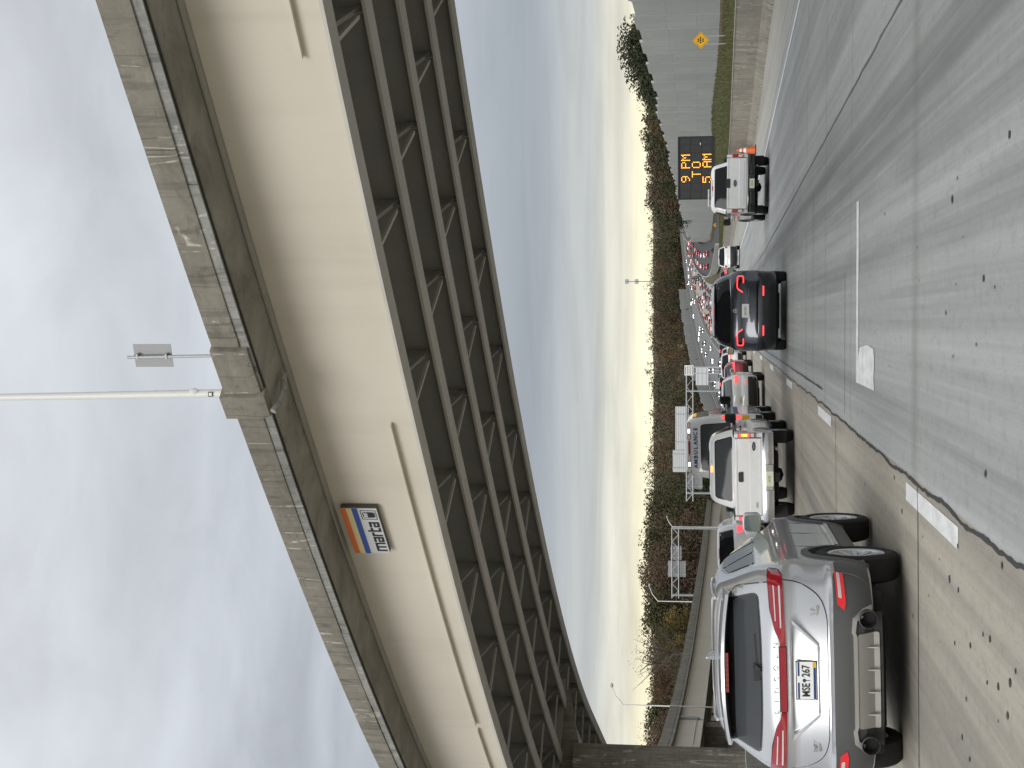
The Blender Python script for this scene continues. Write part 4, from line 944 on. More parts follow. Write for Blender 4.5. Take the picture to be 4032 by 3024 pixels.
    for sg in (-1, 1): m = MB(); m.box(sg*.86-.14, sg*.86+.14, arch[0]-.55, arch[0]-.535, .18, .48); m.build('mud_flap', 'rubber', v)
    return v, cab
p1_, _ = pickup('white_pickup', 'white pickup truck with chrome bumper and glowing brake light behind the ambulance', -3.55, 33.6, R(.6), R(-1.0),
    dict(paint='white_paint', lamp=(.90, 1.29), lit=(1.02, 1.26), litm='lamp_red_lit', hot=True, rev=(.92, 1.0), handle=(0, 1.23, .12, .055), badge=(.69, .935), tag2=True, chmsl='lamp_orange_lit', bumper='chrome', plate='P4 TFJ', pmat='plate_cream', px=-.03))
p2_, cab2 = pickup('white_pickup', 'white pickup truck with black bumper and roof light bar in the right lane', 4.66, 51.8, R(-.3), R(.6),
    dict(paint='white_paint', H=2.02, rail=1.455, lamp=(.90, 1.27), lit=(1.10, 1.24), litm='lamp_red', rev=(.92, 1.06), handle=(0, 1.41, .165, .075), badge=(0, 1.17), bsz=(.12, .052), chmsl='lamp_red', bumper='gloss_black', step='gloss_black', plate='GV1 42', pmat='plate_cream', glass='tint_glass', mirror='black_plastic', lip='black_plastic'))
m = MB(); m.box(-.62, .02, 2.75, 2.95, 2.055, 2.115); o = m.build('roof_light_bar', 'lamp_clear', p2_, bevel=.02)
m = MB(); m.box(-.50, -.46, 2.8, 2.9, 2.015, 2.055); m.box(-.14, -.10, 2.8, 2.9, 2.015, 2.055); m.build('light_bar_foot', 'black_plastic', o)
for xa, xb in ((-.30, -.12), (.12, .30)): m = MB(); m.box(xa, xb, 2.24, 2.3, 1.93, 1.97); m.build('cargo_lamp', 'lamp_clear', p2_)
for xx in (-.36, .36): m = MB(); m.bar((xx, 2.32, 1.975), (xx*.9, 3.2, 2.028), .02, .02); m.build('roof_seam', 'black_plastic', p2_)

# ---- black crossover straight ahead
def boxy(name, label, x, y, rz, roll, o):
    v = vehicle(name, label, o.get('cat', 'car'), x, y, rz, roll, o.get('group')); k = o.get('s', 1.0); hw = o.get('w', 1.0); H = o.get('H', 1.80); Lc = o.get('L', 4.9); b = o.get('belt', .76)*H/1.8*1.0+.58
    zw = o.get('zw', 1.43*H/1.86)
    sh = Shell([(.28, hw*.90, .18, Lc-.1), (.42, hw*.97, .05, Lc), (.66, hw*.99, .0, Lc), (.82, hw, .04, Lc-.02), (zw-.38, hw, .09, Lc-.1), (zw-.22, hw*.99, .10, Lc-.6), (zw-.10, hw*.965, .13, Lc-1.3), (zw, hw*.92, .20, Lc-1.6),
                (zw+(H-zw)*.5, hw*.84, .34, Lc-2.0), (H-.10, hw*.76, .46, Lc-2.35), (H-.045, hw*.70, .60, Lc-2.5), (H-.01, hw*.52, .95, Lc-2.75), (H, hw*.3, 1.3, Lc-3)], o.get('br', .5), 3.0, .9, 2.5)
    lod = o.get('lod', 0); arch = (.98, Lc-1.0)
    sh.build('body', o['paint'], v, arches=arch, ra=.44, zc=.38, dz=.045 if not lod else .09, ns=60 if not lod else 36, na=12 if not lod else 8)
    underbody(v, hw*.72, .3, Lc-.5, .22, .7)
    for sg in (1, -1):
        for yw in arch: wheel(v, sg*(hw-.15), yw, .375, .25, sg)
        mirror(v, sh, sg, Lc-1.65, zw-.06, o.get('mirror', o['paint']), .22, .18)
        for p in ([(.98, zw+.02), (1.62, zw+.01), (1.62, H-.17), (1.20, H-.20)], [(1.68, zw+.01), (2.45, zw), (2.42, H-.15), (1.68, H-.165)], [(2.51, zw), (Lc-1.72, zw), (Lc-2.3, H-.18), (2.48, H-.155)]):
            patch('side_window', round_poly(p, .05), sh.fs(sg), 'tint_glass', v, .006, .01, .15)
    fr_ = sh.fr(); tw = hw*.80
    if o.get('clad'): patch('bumper_cladding', [(-hw*.97, .29), (hw*.97, .29), (hw*.985, o['clad']), (-hw*.985, o['clad'])], fr_, o.get('cladm', 'black_plastic'), v, .010, .02, .09)
    patch('rear_window_frame', round_poly([(-tw*1.03, zw-.01), (0, zw-.035), (tw*1.03, zw-.01), (tw*.85, H-.085), (-tw*.85, H-.085)], [.06, .3, .06, .05, .05]), fr_, o.get('frame', 'gloss_black'), v, .008, .01, .09)
    patch('rear_window', round_poly([(-tw, zw+.01), (0, zw-.015), (tw, zw+.01), (tw*.82, H-.12), (-tw*.82, H-.12)], [.06, .3, .06, .05, .05]), fr_, o.get('glass', 'tint_glass'), v, .013, .01, .09)
    m = MB(); secs = []
    for q_ in range(9):
        xx = (-.68+1.36*q_/8)*hw; q = abs(xx)/(.68*hw); yy = sh.rear(xx*.9, H-.07); secs.append([(xx, yy-.13+.1*q*q, H-.075-.02*q), (xx, yy+.2, H-.10-.02*q), (xx, yy+.45, H-.03-.02*q), (xx, yy-.13+.1*q*q, H-.045-.02*q)])
    m.sweep(secs); m.build('roof_spoiler', o.get('spoiler', o['paint']), v, smooth=40)
    m = MB(); yy = sh.rear(0, H-.07)-.145; m.box(-.17, .17, yy, yy+.03, H-.072, H-.048); m.build('brake_lamp', o.get('chmsl', 'lamp_red'), v)
    for (nm, poly, mt_, of) in o.get('lamps', ()):
        for sg in (1, -1):
            p = [(sg*a, c) for a, c in poly]; p = p if sg > 0 else p[::-1]; patch(nm, p, fr_, mt_, v, of, .02, .06)
    for (nm, poly, mt_, of) in o.get('rear', ()): patch(nm, poly, fr_, mt_, v, of, .02, .08)
    if o.get('plate'):
        t, z, pm2 = o['plate']; plate(v, 0, sh.rear(0, z)-.03, z, .34, .175, t, pm2, 'plate_green', .062)
    m = MB(); m.tube([(-.45, .45, .27), (.45, .45, .27)], .08, 8); m.build('silencer', 'underbody', v, smooth=40)
    return v, sh
ushape = [(.45, 1.115), (.48, 1.108), (.55, 1.215), (.59, 1.236), (.835, 1.226), (.855, 1.20), (.855, 1.125), (.84, 1.108), (.70, 1.108), (.69, 1.095), (.70, 1.08), (.845, 1.08), (.885, 1.11), (.885, 1.22), (.855, 1.252), (.60, 1.264), (.53, 1.238)]
bk, sh_ = boxy('black_suv', 'black crossover with glowing horseshoe tail lamps directly ahead in the lane', .2, 37.4, R(-.2), 0, dict(paint='bluegrey_paint', H=1.88, w=1.02, L=5.0, clad=.74, cladm='black_paint', zw=1.44, glass='tint_glass', spoiler='black_paint',  # black body coloured blue-grey to carry the sky reflected in its tailgate
    lamps=[('lamp_housing', round_poly([(.44, 1.07), (.89, 1.07), (.90, 1.25), (.60, 1.28), (.54, 1.25)], .02), 'gloss_black', .008), ('tail_lamp', ushape, 'lamp_red_lit', .022), ('bumper_reflector', [(.37, .585), (.62, .585), (.62, .625), (.37, .625)], 'lamp_red_glow', .02)],
    rear=[('tailgate_crease', [(-.44, 1.13), (.44, 1.13), (.44, 1.155), (-.44, 1.155)], 'gloss_black', .012), ('chrome_strip', round_poly([(-.80, 1.415), (0, 1.385), (.80, 1.415), (.80, 1.425), (0, 1.40), (-.80, 1.425)], 0), 'chrome', .02), ('badge_bar', [(.36, .955), (.56, .955), (.56, .975), (.36, .975)], 'chrome', .012), ('bumper_step', [(-.75, .74), (.75, .74), (.72, .775), (-.72, .775)], 'gloss_black', .03), ('diffuser', [(-.7, .30), (.7, .30), (.62, .44), (-.62, .44)], 'black_plastic', .02)], plate=('QHC 8AC', 1.045, 'plate_white')))
m = MB(); n = 24
for k in range(n):
    a, b_ = 6.283*k/n, 6.283*(k+1)/n; y0 = sh_.rear(0, 1.30)-.02
    m.bar((.045*math.cos(a), y0, 1.30+.045*math.sin(a)), (.045*math.cos(b_), y0, 1.30+.045*math.sin(b_)), .008)
for a in (90, 210, 330): m.bar((0, y0, 1.30), (.042*math.cos(R(a)), y0, 1.30+.042*math.sin(R(a))), .009)
m.build('star_badge', 'chrome', bk)
for sg in (-1, 1): m = MB(); m.tube([(sg*.66, .75, 1.85), (sg*.67, 1.0, 1.90), (sg*.68, 2.2, 1.915), (sg*.63, 2.6, 1.86)], .018, 8); m.build('roof_rail', 'chrome', bk, smooth=40)

# ---- the queue further on
tall = [('tail_lamp', round_poly([(.68, 1.18), (.86, 1.20), (.90, 1.02), (.86, .90), (.80, .92), (.76, 1.05)], .02), 'lamp_red_lit', .02)]
boxy('white_crossover', 'white crossover with tall red tail lamps just ahead of the ambulance', -3.05, 56.3, R(.5), R(-1), dict(paint='pearl_paint', H=1.62, w=.98, L=4.5, clad=.62, zw=1.24, lamps=[('tail_lamp', round_poly([(.62, 1.10), (.92, 1.12), (.94, .98), (.66, 1.00)], .02), 'lamp_red_lit', .02), ('bumper_reflector', [(.6, .70), (.8, .70), (.8, .73), (.6, .73)], 'lamp_red_glow', .015)], lod=1, glass='clear_glass', plate=('RXB 418', .90, 'plate_cream')))
boxy('red_hatchback', 'dark red car queuing between two white crossovers in the left lane', -3.1, 76, 0, R(-1), dict(paint='red_paint', H=1.46, w=.96, L=4.5, clad=.5, zw=1.12, lamps=[('tail_lamp', round_poly([(.40, .98), (.90, 1.02), (.92, .90), (.42, .90)], .02), 'lamp_red_glow', .02)], lod=1, glass='grey_glass'))
boxy('white_crossover', 'white crossover with dark rear window ahead of the dark red car', -2.95, 93, 0, R(-1), dict(paint='white_paint', H=1.60, w=.95, L=4.6, clad=.55, zw=1.15, lamps=[('tail_lamp', [(.30, 1.0), (.88, 1.03), (.90, .96), (.30, .95)], 'lamp_red_lit', .02)], lod=1))
boxy('white_suv', 'white sport utility car half hidden left of the white pickup with chrome bumper', -7.6, 48, 0, R(-1), dict(paint='white_paint', H=1.82, w=.98, L=4.8, clad=.6, zw=1.30, lamps=[('tail_lamp', round_poly([(.70, 1.16), (.93, 1.18), (.94, .90), (.80, .92)], .02), 'lamp_red_glow', .02)], lod=1))
boxy('white_suv', 'white sport utility car with black bumper far ahead in the right lane', 5.15, 124.5, R(-1), 0, dict(paint='white_paint', H=1.78, w=.95, L=4.5, clad=.80, cladm='black_plastic', zw=1.30, lamps=[('tail_lamp', [(.70, 1.22), (.88, 1.22), (.88, 1.06), (.74, 1.06)], 'lamp_red', .02)], lod=1, plate=('KJT 92', .98, 'plate_white')))
boxy('dark_car', 'dark car with bright brake lights ahead of the far white sport utility car', 4.0, 150, 0, 0, dict(paint='dark_paint', H=1.62, w=.93, L=4.6, zw=1.18, lamps=[('tail_lamp', round_poly([(.50, 1.12), (.88, 1.14), (.88, .94), (.55, .94)], .03), 'lamp_red_lit', .02)], chmsl='lamp_red_lit', lod=1))
boxy('silver_sedan', 'silver car glimpsed between the black crossover and the white crossover', -3.1, 118, 0, R(-1), dict(paint='silver_paint', H=1.5, w=.93, L=4.6, zw=1.12, lamps=[('tail_lamp', [(.50, 1.0), (.88, 1.02), (.88, .88), (.55, .88)], 'lamp_orange_lit', .02)], lod=1))

# ---- ambulance
def ambulance():
    v = vehicle('ambulance', 'white high roof ambulance van with a row of rear warning lamps', 'ambulance', -3.82, 44.6, R(.5), R(-1.1)); Lc = 5.9
    sh = Shell([(.40, .94, .10, Lc-.1), (.55, .98, .05, Lc), (.9, 1.0, .05, Lc), (1.15, 1.0, .05, Lc-.3), (1.30, .995, .06, Lc-1.0), (1.8, .97, .10, Lc-1.5), (2.3, .90, .17, Lc-2.0), (2.52, .86, .22, Lc-2.3), (2.64, .79, .27, Lc-2.6), (2.71, .66, .36, Lc-2.9), (2.735, .4, .6, Lc-3.3)], .20, 3.4, .7, 2.6)
    arch = (1.35, 4.85); sh.build('body', 'white_paint', v, arches=arch, ra=.44, zc=.38, dz=.06, ns=70); underbody(v, .75, .2, Lc-.5, .28, .7); fr_ = sh.fr()
    for sg in (1, -1):
        for yw in arch: wheel(v, sg*.86, yw, .38, .25, sg)
        mirror(v, sh, sg, 4.35, 1.5, 'black_plastic', .26, .38, .12)
        patch('side_window', round_poly([(3.2, 1.42), (4.3, 1.40), (3.85, 2.0), (3.2, 2.05)], .05), sh.fs(sg), 'tint_glass', v, .006, .01, .2)
        patch('side_window', round_poly([(1.2, 1.5), (2.9, 1.5), (2.9, 2.1), (1.2, 2.1)], .06), sh.fs(sg), 'tint_glass', v, .006, .01, .2)
        patch('side_stripe', [(.3, 1.12), (5.2, 1.12), (5.2, 1.26), (.3, 1.26)], sh.fs(sg), 'ambulance_blue', v, .004, .01, .4)
        p = [(sg*.86, 1.05), (sg*.965, 1.05), (sg*.955, 1.62), (sg*.87, 1.62)]; p = p if sg > 0 else p[::-1]
        patch('tail_lamp', round_poly(p, .02), fr_, 'lamp_red_lit' if sg > 0 else 'lamp_red_glow', v, .02, .02, .1)
        p = [(sg*.64, .80), (sg*.95, .80), (sg*.95, 1.02), (sg*.64, 1.02)]; p = p if sg > 0 else p[::-1]; patch('hazard_panel', p, fr_, 'sill_yellow', v, .008, .01, .1)
        # side warning lamps under the roof line
        for k in range(3): patch('side_warning_lamp', round_poly([(.5+k*.9, 2.42), (.72+k*.9, 2.42), (.72+k*.9, 2.50), (.5+k*.9, 2.50)], .02), sh.fs(sg), 'lamp_amber' if k else 'lamp_clear', v, .03, .02, .2)
    patch('rear_window', round_poly([(-.76, 1.36), (.76, 1.36), (.70, 2.27), (-.70, 2.27)], .10), fr_, 'gloss_black', v, .008, .01, .1)
    patch('rear_window_glass', round_poly([(-.74, 1.38), (.74, 1.38), (.68, 2.25), (-.68, 2.25)], .09), fr_, 'grey_glass', v, .012, .01, .1)
    patch('door_seam', [(-.006, .6), (.006, .6), (.006, 1.35), (-.006, 1.35)], fr_, 'gloss_black', v, .004, .01, .3)
    for k, ch in enumerate('AMBULANCE'):
        x = -.56+k*.14; z = 2.415; lettering(ch, .17, 'ambulance_blue', v, (x, sh.rear(x, z)-.014, z), rot=(R(90-12), 0, 0), name='lettering', bold=.004)
    for k, x in enumerate((-.68, -.50, -.32, .32, .50, .68)):
        z = 2.615; y = sh.rear(x, z)-.03; m = MB(); pts = round_poly([(-.082, -.048), (.082, -.048), (.082, .048), (-.082, .048)], .03, 3)
        a = [m.vert((x+p, y, z+q)) for p, q in pts]; b = [m.vert((x+p, y+.06, z+q)) for p, q in pts]; m.face(a); n = len(a)
        for q in range(n): m.face((a[q], a[(q+1) % n], b[(q+1) % n], b[q]))
        o = m.build('lamp_bezel', 'gloss_black', v); m = MB(); pts = round_poly([(-.066, -.034), (.066, -.034), (.066, .034), (-.066, .034)], .02, 3); m.face([m.vert((x+p, y-.006, z+q)) for p, q in pts]); m.build('warning_lamp', 'lamp_white' if k in (1, 4) else 'lamp_clear', o)
    patch('roof_bar', round_poly([(-.20, 2.585), (.20, 2.585), (.20, 2.64), (-.20, 2.64)], .02), fr_, 'lamp_red', v, .03, .03, .1)
    patch('rear_bumper', [(-.95, .42), (.95, .42), (.97, .62), (-.97, .62)], fr_, 'black_plastic', v, .06, .03, .12)
    plate(v, -.25, sh.rear(.25, .72)-.03, .74, .33, .165, 'GA 881', 'plate_cream', 'plate_green', .08)
    return v
ambulance()
# ------------------------------------------------------------------ roadside things
def at(X, Y, d):     # a picture point (2212 x 1659) at d metres ahead: used to read real positions off the photograph
    u = 1659-Y; q = FW+RT*((u-829.5)/3200)+UP*((1106-X)/3200); t = d/q.y; return Vector((q.x*t, d, CAMZ+q.z*t))
mat('board_black', (.008, .008, .009), .5); mat('board_module', (.016, .017, .018), .5, build=simple_noise((.013, .014, .015), (.023, .024, .025), 4)); mat('board_frame', (.012, .012, .013), .5); mat('led_amber', (.9, .4, .02), .4, emit=(1, .40, .035), es=2.4); mat('led_off', (.035, .036, .036), .5); mat('trailer_orange', (.70, .18, .02), .5)
mat('cone_orange', (.72, .13, .03), .55); mat('cone_white', (.75, .75, .73), .5)
FONT = {'9': '01110 10001 10001 01111 00001 00010 01100', 'P': '11110 10001 10001 11110 10000 10000 10000', 'M': '10001 11011 10101 10101 10001 10001 10001', 'T': '11111 00100 00100 00100 00100 00100 00100', 'O': '01110 10001 10001 10001 10001 10001 01110', '5': '11111 10000 11110 00001 00001 10001 01110', 'A': '01110 10001 10001 11111 10001 10001 10001'}
def message_board():
    v = tag(empty('message_board', (7.95, 79, croad(7.95, 79)), R(-2)), 'black portable message board with glowing amber lettering on the right shoulder', 'message sign')
    z0, z1 = 2.02, 3.84; W_ = 1.60
    m = MB(); m.box(-W_, W_, 0, .16, z0, z1); b = m.build('display_panel', 'board_black', v)
    for (a, c, d, e) in ((-W_-.05, W_+.05, z1, z1+.06), (-W_-.05, W_+.05, z0-.06, z0), (-W_-.05, -W_, z0, z1), (W_, W_+.05, z0, z1)):
        m = MB(); m.box(a, c, -.05, .17, d, e); m.build('panel_frame', 'board_frame', v)
    p = .068
    for r in range(3):
        for c in range(8):       # character modules, slightly recessed joints between them
            xc = -1.4+c*.40; zc = 3.50-r*.555; m = MB(); m.box(xc-.185, xc+.185, -.012, 0, zc-.25, zc+.25); m.build('led_module', 'board_module', v)
    for (row, items) in ((0, (('9', -.58), ('P', .15), ('M', .54))), (1, (('T', -.33), ('O', .16))), (2, (('5', -.62), ('A', .18), ('M', .56)))):
        zc = 3.49-row*.555
        for ch, xc in items:
            m = MB()
            for j, line in enumerate(FONT[ch].split()):
                for i, bit in enumerate(line):
                    if bit == '1': x = xc+(i-2)*p; z = zc+(3-j)*p; m.box(x-.021, x+.021, -.030, -.013, z-.021, z+.021)
            tag(m.build('led_character', 'led_amber', v), kind='stuff')
    m = MB(); m.box(-.09, .09, .17, .35, .6, 3.4); m.build('mast', 'trailer_orange', v)
    m = MB(); m.box(-.7, .7, -.3, 1.6, .45, .75); m.build('trailer_body', 'trailer_orange', v, bevel=.03)
    m = MB(); m.bar((0, 1.6, .5), (0, 2.9, .45), .1); m.build('drawbar', 'trailer_orange', v)
    for sg in (1, -1): wheel(v, sg*.85, .6, .30, .18, sg, 'five'); m = MB(); m.bar((sg*.6, -.3, .5), (sg*.9, -.5, .05), .06); m.build('outrigger', 'galvanised', v)
    m = MB(); m.box(-.05, .05, -.05, 0, 3.30, 3.34); o = m.build('sensor', 'sign_white', v); o.location = (1.25, 0, -.60)
message_board()
def cone(x, y, label):
    v = tag(empty('traffic_cone', (x, y, croad(x, y)+.004)), label, 'traffic cone')
    m = MB(); m.box(-.19, .19, -.19, .19, 0, .035); m.build('base', 'rubber', v, bevel=.01)
    m = MB(); m.lathe([(.035, .145), (.70, .035), (.71, .02), (.70, .001)], 18, 'Z'); m.build('cone_body', 'cone_orange', v, smooth=40)
    f = lambda z: .145-(z-.035)*.110/.665
    for a, b in ((.36, .46), (.52, .60)): m = MB(); m.lathe([(a, f(a)+.002), (a, f(a)+.005), (b, f(b)+.005), (b, f(b)+.002)], 18, 'Z'); m.build('white_band', 'cone_white', v, smooth=40)
    v.scale = (1.3, 1.3, 1.3)
x, y = gpt(1631, 324); cone(x, y, 'orange traffic cone with white bands on the shoulder beside the white pickup')
x, y = gpt(1611, 322); cone(7.6, 92, 'orange traffic cone further up the shoulder near the message board')
def diamond(X, Y, d, half, label, zg, legend=True, face='sign_yellow', posts=1, xo=None):
    c = at(X, Y, d)
    v = tag(empty('warning_sign', (c.x, d, zg), R(2)), label, 'sign'); h = c.z-zg
    m = MB(); m.hexa([(0, 0, h-half), (half, 0, h), (half, .02, h), (0, .02, h-half), (-half, 0, h), (0, 0, h+half), (0, .02, h+half), (-half, .02, h)]); m.build('sign_panel', face, v)
    if legend:
        k = half/.65; t = .03*k; a = half*.90; b = a-t
        m = MB()
        for s1, s2 in ((1, 1), (1, -1), (-1, 1), (-1, -1)): m.quad((s1*a, -.004, h), (0, -.004, h+s2*a), (0, -.004, h+s2*b), (s1*b, -.004, h))
        for rw, (zz, ws) in enumerate(((.20, (.10, .14)), (.03, (.12, .16, .14)), (-.16, (.13, .10)))):
            xx = -sum(ws)/2*k-.02*k
            for w in ws: m.box(xx, xx+w*k, -.006, -.003, h+(zz-.055)*k, h+(zz+.055)*k); xx += (w+.03)*k
        m.build('sign_legend', 'sign_black', v)
    for q in ((-.30*half/.65, .30*half/.65) if posts == 2 else (0,)): m = MB(); m.box(q-.035, q+.035, .022, .09, -.4, h+half*.3); m.build('post', 'galvanised', v)
    return v
diamond(1514, 87, 115, .66, 'yellow diamond warning sign on two posts in front of the tall sound wall', land(21.6, 115), posts=2)
diamond(1545, 486, 385, .55, 'small yellow diamond sign at the foot of the far sound wall', zramp(385)+.2)
diamond(1547, 571, 560, .95, 'larger of two yellow diamond signs by the far retaining wall', zr(560)-.5)
diamond(1531, 569, 575, .62, 'smaller yellow diamond sign above another by the far retaining wall', zr(575)-.5)
diamond(1543, 541, 395, 1.0, 'black diamond sign seen from behind among the far tail lights', zr(395)-.3, False, 'sign_black')
# gantries carrying signs for the other direction
def gantry(label, d, posts, xl, xr, zt, zb_, signs, slope=0, lean=0):
    p0 = at(*posts[0], d); v = tag(empty('sign_gantry', (p0.x, d, zr(d)), 0), label, 'sign gantry'); z0 = zr(d)
    X0, X1 = at(zt, xl, d), at(zt, xr, d); zt_, zbt = X0.z-z0, at(zb_, xl, d).z-z0; xa, xb = X0.x-p0.x, X1.x-p0.x
    m = MB()
    for yy in (0, 1.1):
        for zz in (zt_, zbt): m.tube([(xa, yy, zz), (xb, yy, zz)], .10, 8)
    n = max(4, int(abs(xb-xa)/1.4))
    for k in range(n):
        a, b = xa+(xb-xa)*k/n, xa+(xb-xa)*(k+1)/n
        for yy in (0, 1.1): m.bar((a, yy, zbt if k % 2 else zt_), (b, yy, zt_ if k % 2 else zbt), .07)
        m.bar((a, 0, zt_), (b, 1.1, zt_), .05)
    m.build('truss', 'galvanised', v)
    for q in posts:
        pp = at(*q, d); xx = pp.x-p0.x
        for yy in (0, 1.1): m = MB(); m.tube([(xx, yy, -.5), (xx, yy, zt_)], .14, 8); m.build('post', 'galvanised', v)
        m = MB()
        for k in range(4): m.bar((xx, 0, .6+k*(zbt-.6)/4), (xx, 1.1, .6+(k+1)*(zbt-.6)/4), .06)
        m.build('post_bracing', 'galvanised', v)
    for (xa_, xb_, ya, yb, mt_) in signs:
        a, b = at(xa_, yb, d), at(xb_, ya, d); x0, x1, z1, z2 = a.x-p0.x, b.x-p0.x, b.z-z0, a.z-z0
        m = MB(); m.box(x0, x1, 1.25, 1.31, z1, z2); s = m.build('sign_panel', mt_, v); n = max(2, int((z2-z1)/.35))
        for k in range(n): zz = z1+(z2-z1)*(k+.5)/n; m = MB(); m.box(x0+.02, x1-.02, 1.20, 1.248, zz-.03, zz+.03); m.build('panel_rib', 'sign_back', s)
        for fx in (.18, .82): m = MB(); xx = x0+(x1-x0)*fx; m.box(xx-.06, xx+.06, 1.10, 1.20, z1-.1, z2+.1); m.build('hanger', 'galvanised', s)
    return v
gA = gantry('grey truss gantry behind the ambulance carrying wide sign panels seen from behind', 268, [(1525, 845), (1530, 1066)], 1083, 800, 1483, 1497, [(1458.6, 1487, 879, 973, 'sign_back_light'), (1453, 1487, 974, 1021, 'sign_back_light'), (1484, 1517, 1026, 1058, 'sign_back')])
gB = gantry('grey truss gantry with two square sign backs standing behind the far viaduct', 312, [(1500, 1142), (1500, 1287)], 1292, 1140, 1451.5, 1466, [(1449, 1472, 1181, 1211, 'sign_back'), (1443, 1481, 1214, 1248, 'sign_back')])
def board(label, X0, X1, Y0, Y1, d, mt_, lines=0, zg=None, posts=True):
    a, b = at(X0, Y1, d), at(X1, Y0, d); cx_ = (a.x+b.x)/2; zg = zr(d)-.3 if zg is None else zg
    v = tag(empty('road_sign', (cx_, d, zg)), label, 'sign'); w = (b.x-a.x)/2
    m = MB(); m.box(-w, w, 0, .06, b.z-zg, a.z-zg); s = m.build('sign_panel', mt_, v)
    if lines:
        m = MB(); n = lines
        for k in range(n):
            zz = b.z-zg+(a.z-b.z)*(k+.5)/n
            xx = -w*.8
            while xx < w*.7: l = random.uniform(.10, .22)*w; m.box(xx, xx+l, -.02, -.004, zz-.10*(a.z-b.z)/n*2, zz+.10*(a.z-b.z)/n*2); xx += l+.06*w
        m.build('sign_legend', 'sign_text_grey', v)
    else:
        for k in range(3): zz = b.z-zg+(a.z-b.z)*(k+.5)/3; m = MB(); m.box(-w, w, -.06, -.004, zz-.04, zz+.04); m.build('panel_rib', 'sign_back', s)
    if posts:
        for q in (-.6, .6): m = MB(); m.box(q*w-.1, q*w+.1, .065, .25, -.5, b.z-zg+.3); m.build('post', 'galvanised', v)
board('small white sign with lines of text at the end of the grey gantry', 1478.5, 1498, 789, 811, 267, 'sign_white', 4, posts=True)
board('grey sign back standing below the small white gantry sign', 1503, 1530, 793, 832, 380, 'sign_back_light')
board('small pale sign just above the roofs of the queuing cars', 1546, 1563, 824, 840, 330, 'sign_back_light')
def street_light(label, X, Y, Xt, Xa, Ya, d, zg=0, r=.13):
    b, t, a = at(X, Y, d), at(Xt, Y, d), at(Xa, Ya, d)
    v = tag(empty('street_light', (b.x, d, zg)), label, 'street light'); h = t.z-zg; dx, dz = a.x-b.x, a.z-zg
    m = MB(); m.tube([(0, 0, -.5), (0, 0, h)], [r, r*.7], 10); m.build('pole', 'white_pole', v, smooth=40)
    m = MB(); m.tube([(0, 0, h-.1), (dx*.45, 0, h+(dz-h)*.68), (dx*.85, 0, dz)], [r*.7, r*.55, r*.5], 8); m.build('arm', 'white_pole', v, smooth=40)
    m = MB(); m.tube([(dx*.83, 0, dz), (dx*.92, 0, dz+.03), (dx*1.05, 0, dz+.02)], [.08, .2, .1], 8); m.build('lamp_head', 'galvanised', v, smooth=40)
street_light('white street light with bent arm left of the gantry with two square signs', 1496, 1300, 1420, 1403, 1262, 300, 1)
street_light('tall slender street light standing near the viaduct pier at the far left', 1440, 1525, 1344, 1322, 1478, 172, 0, .10)
street_light('short street light on the right post of the gantry with two square signs', 1465, 1138, 1452, 1441, 1115, 318, 1)
# high lighting mast on the skyline
c = at(1395, 608, 1150); mv = tag(empty('radio_mast', (c.x, 1150, c.z-25)), 'slim radio mast with antenna clusters rising above the treeline', 'mast')
ht = at(1350, 608, 1150).z-c.z+25; m = MB(); m.tube([(0, 0, 0), (0, 0, ht)], [.5, .35], 8); m.build('pole', 'galvanised', mv)
for dzz in (1.5, 9):
    m = MB()
    for k in range(6): a = 6.283*k/6; m.box(1.5*math.cos(a)-.3, 1.5*math.cos(a)+.3, 1.5*math.sin(a)-.3, 1.5*math.sin(a)+.3, ht-dzz-1.4, ht-dzz+1.4); m.bar((0, 0, ht-dzz), (1.5*math.cos(a), 1.5*math.sin(a), ht-dzz), .15)
    m.build('antenna_cluster', 'galvanised', mv)
# ------------------------------------------------------------------ far barriers and walls
def far_wall(name, label, cat, rel, y0, y1, h0, h1, thick, mt_, seg, base=None, part='wall_panel', jag=0):
    base = base or zr; v = tag(empty(name, (xm(y0)+rel, y0, 0)), label, cat); ox, oy = xm(y0)+rel, y0; y = y0; k = 0
    while y < y1:
        e = min(y+seg-.05, y1); m = MB(); secs = []; j = random.uniform(0, jag)
        hh = h0+(h1-h0)*(y-y0)/(y1-y0)+j
        for q in frange(y, e, 3): x = xm(q)+rel-ox; secs.append([(x, q-oy, base(q)-1.0), (x+thick, q-oy, base(q)-1.0), (x+thick, q-oy, base(q)+hh), (x, q-oy, base(q)+hh)])
        m.sweep(secs); m.build(part, mt_, v, smooth=30); y += seg; k += 1
    return v
far_wall('median_barrier', 'pale concrete median barrier curving up the far hill', 'barrier', -.3, -20, 1150, 1.05, 1.25, .35, 'far_concrete', 18, part='barrier_segment')
far_wall('outer_barrier', 'long concrete barrier along the outer edge of the oncoming road', 'barrier', -20.6, 120, 1150, 1.0, 1.6, .35, 'far_concrete', 24, part='barrier_segment')
far_wall('far_sound_wall', 'grey sound wall below the autumn woods on the left hillside', 'wall', -25.5, 430, 980, 3.4, 5.6, .3, 'wall_panel_light', 14, jag=.9)
far_wall('retaining_wall', 'pale retaining wall between the main road and the far ramp', 'wall', 25.2, 300, 860, 1.3, 1.0, .4, 'far_concrete', 12, zramp)
far_wall('hillside_wall', 'grey wall curving beside the far ramp on the right', 'wall', 39, 505, 900, 6.5, 5.5, .3, 'wall_panel_light', 12, zramp, jag=.3)
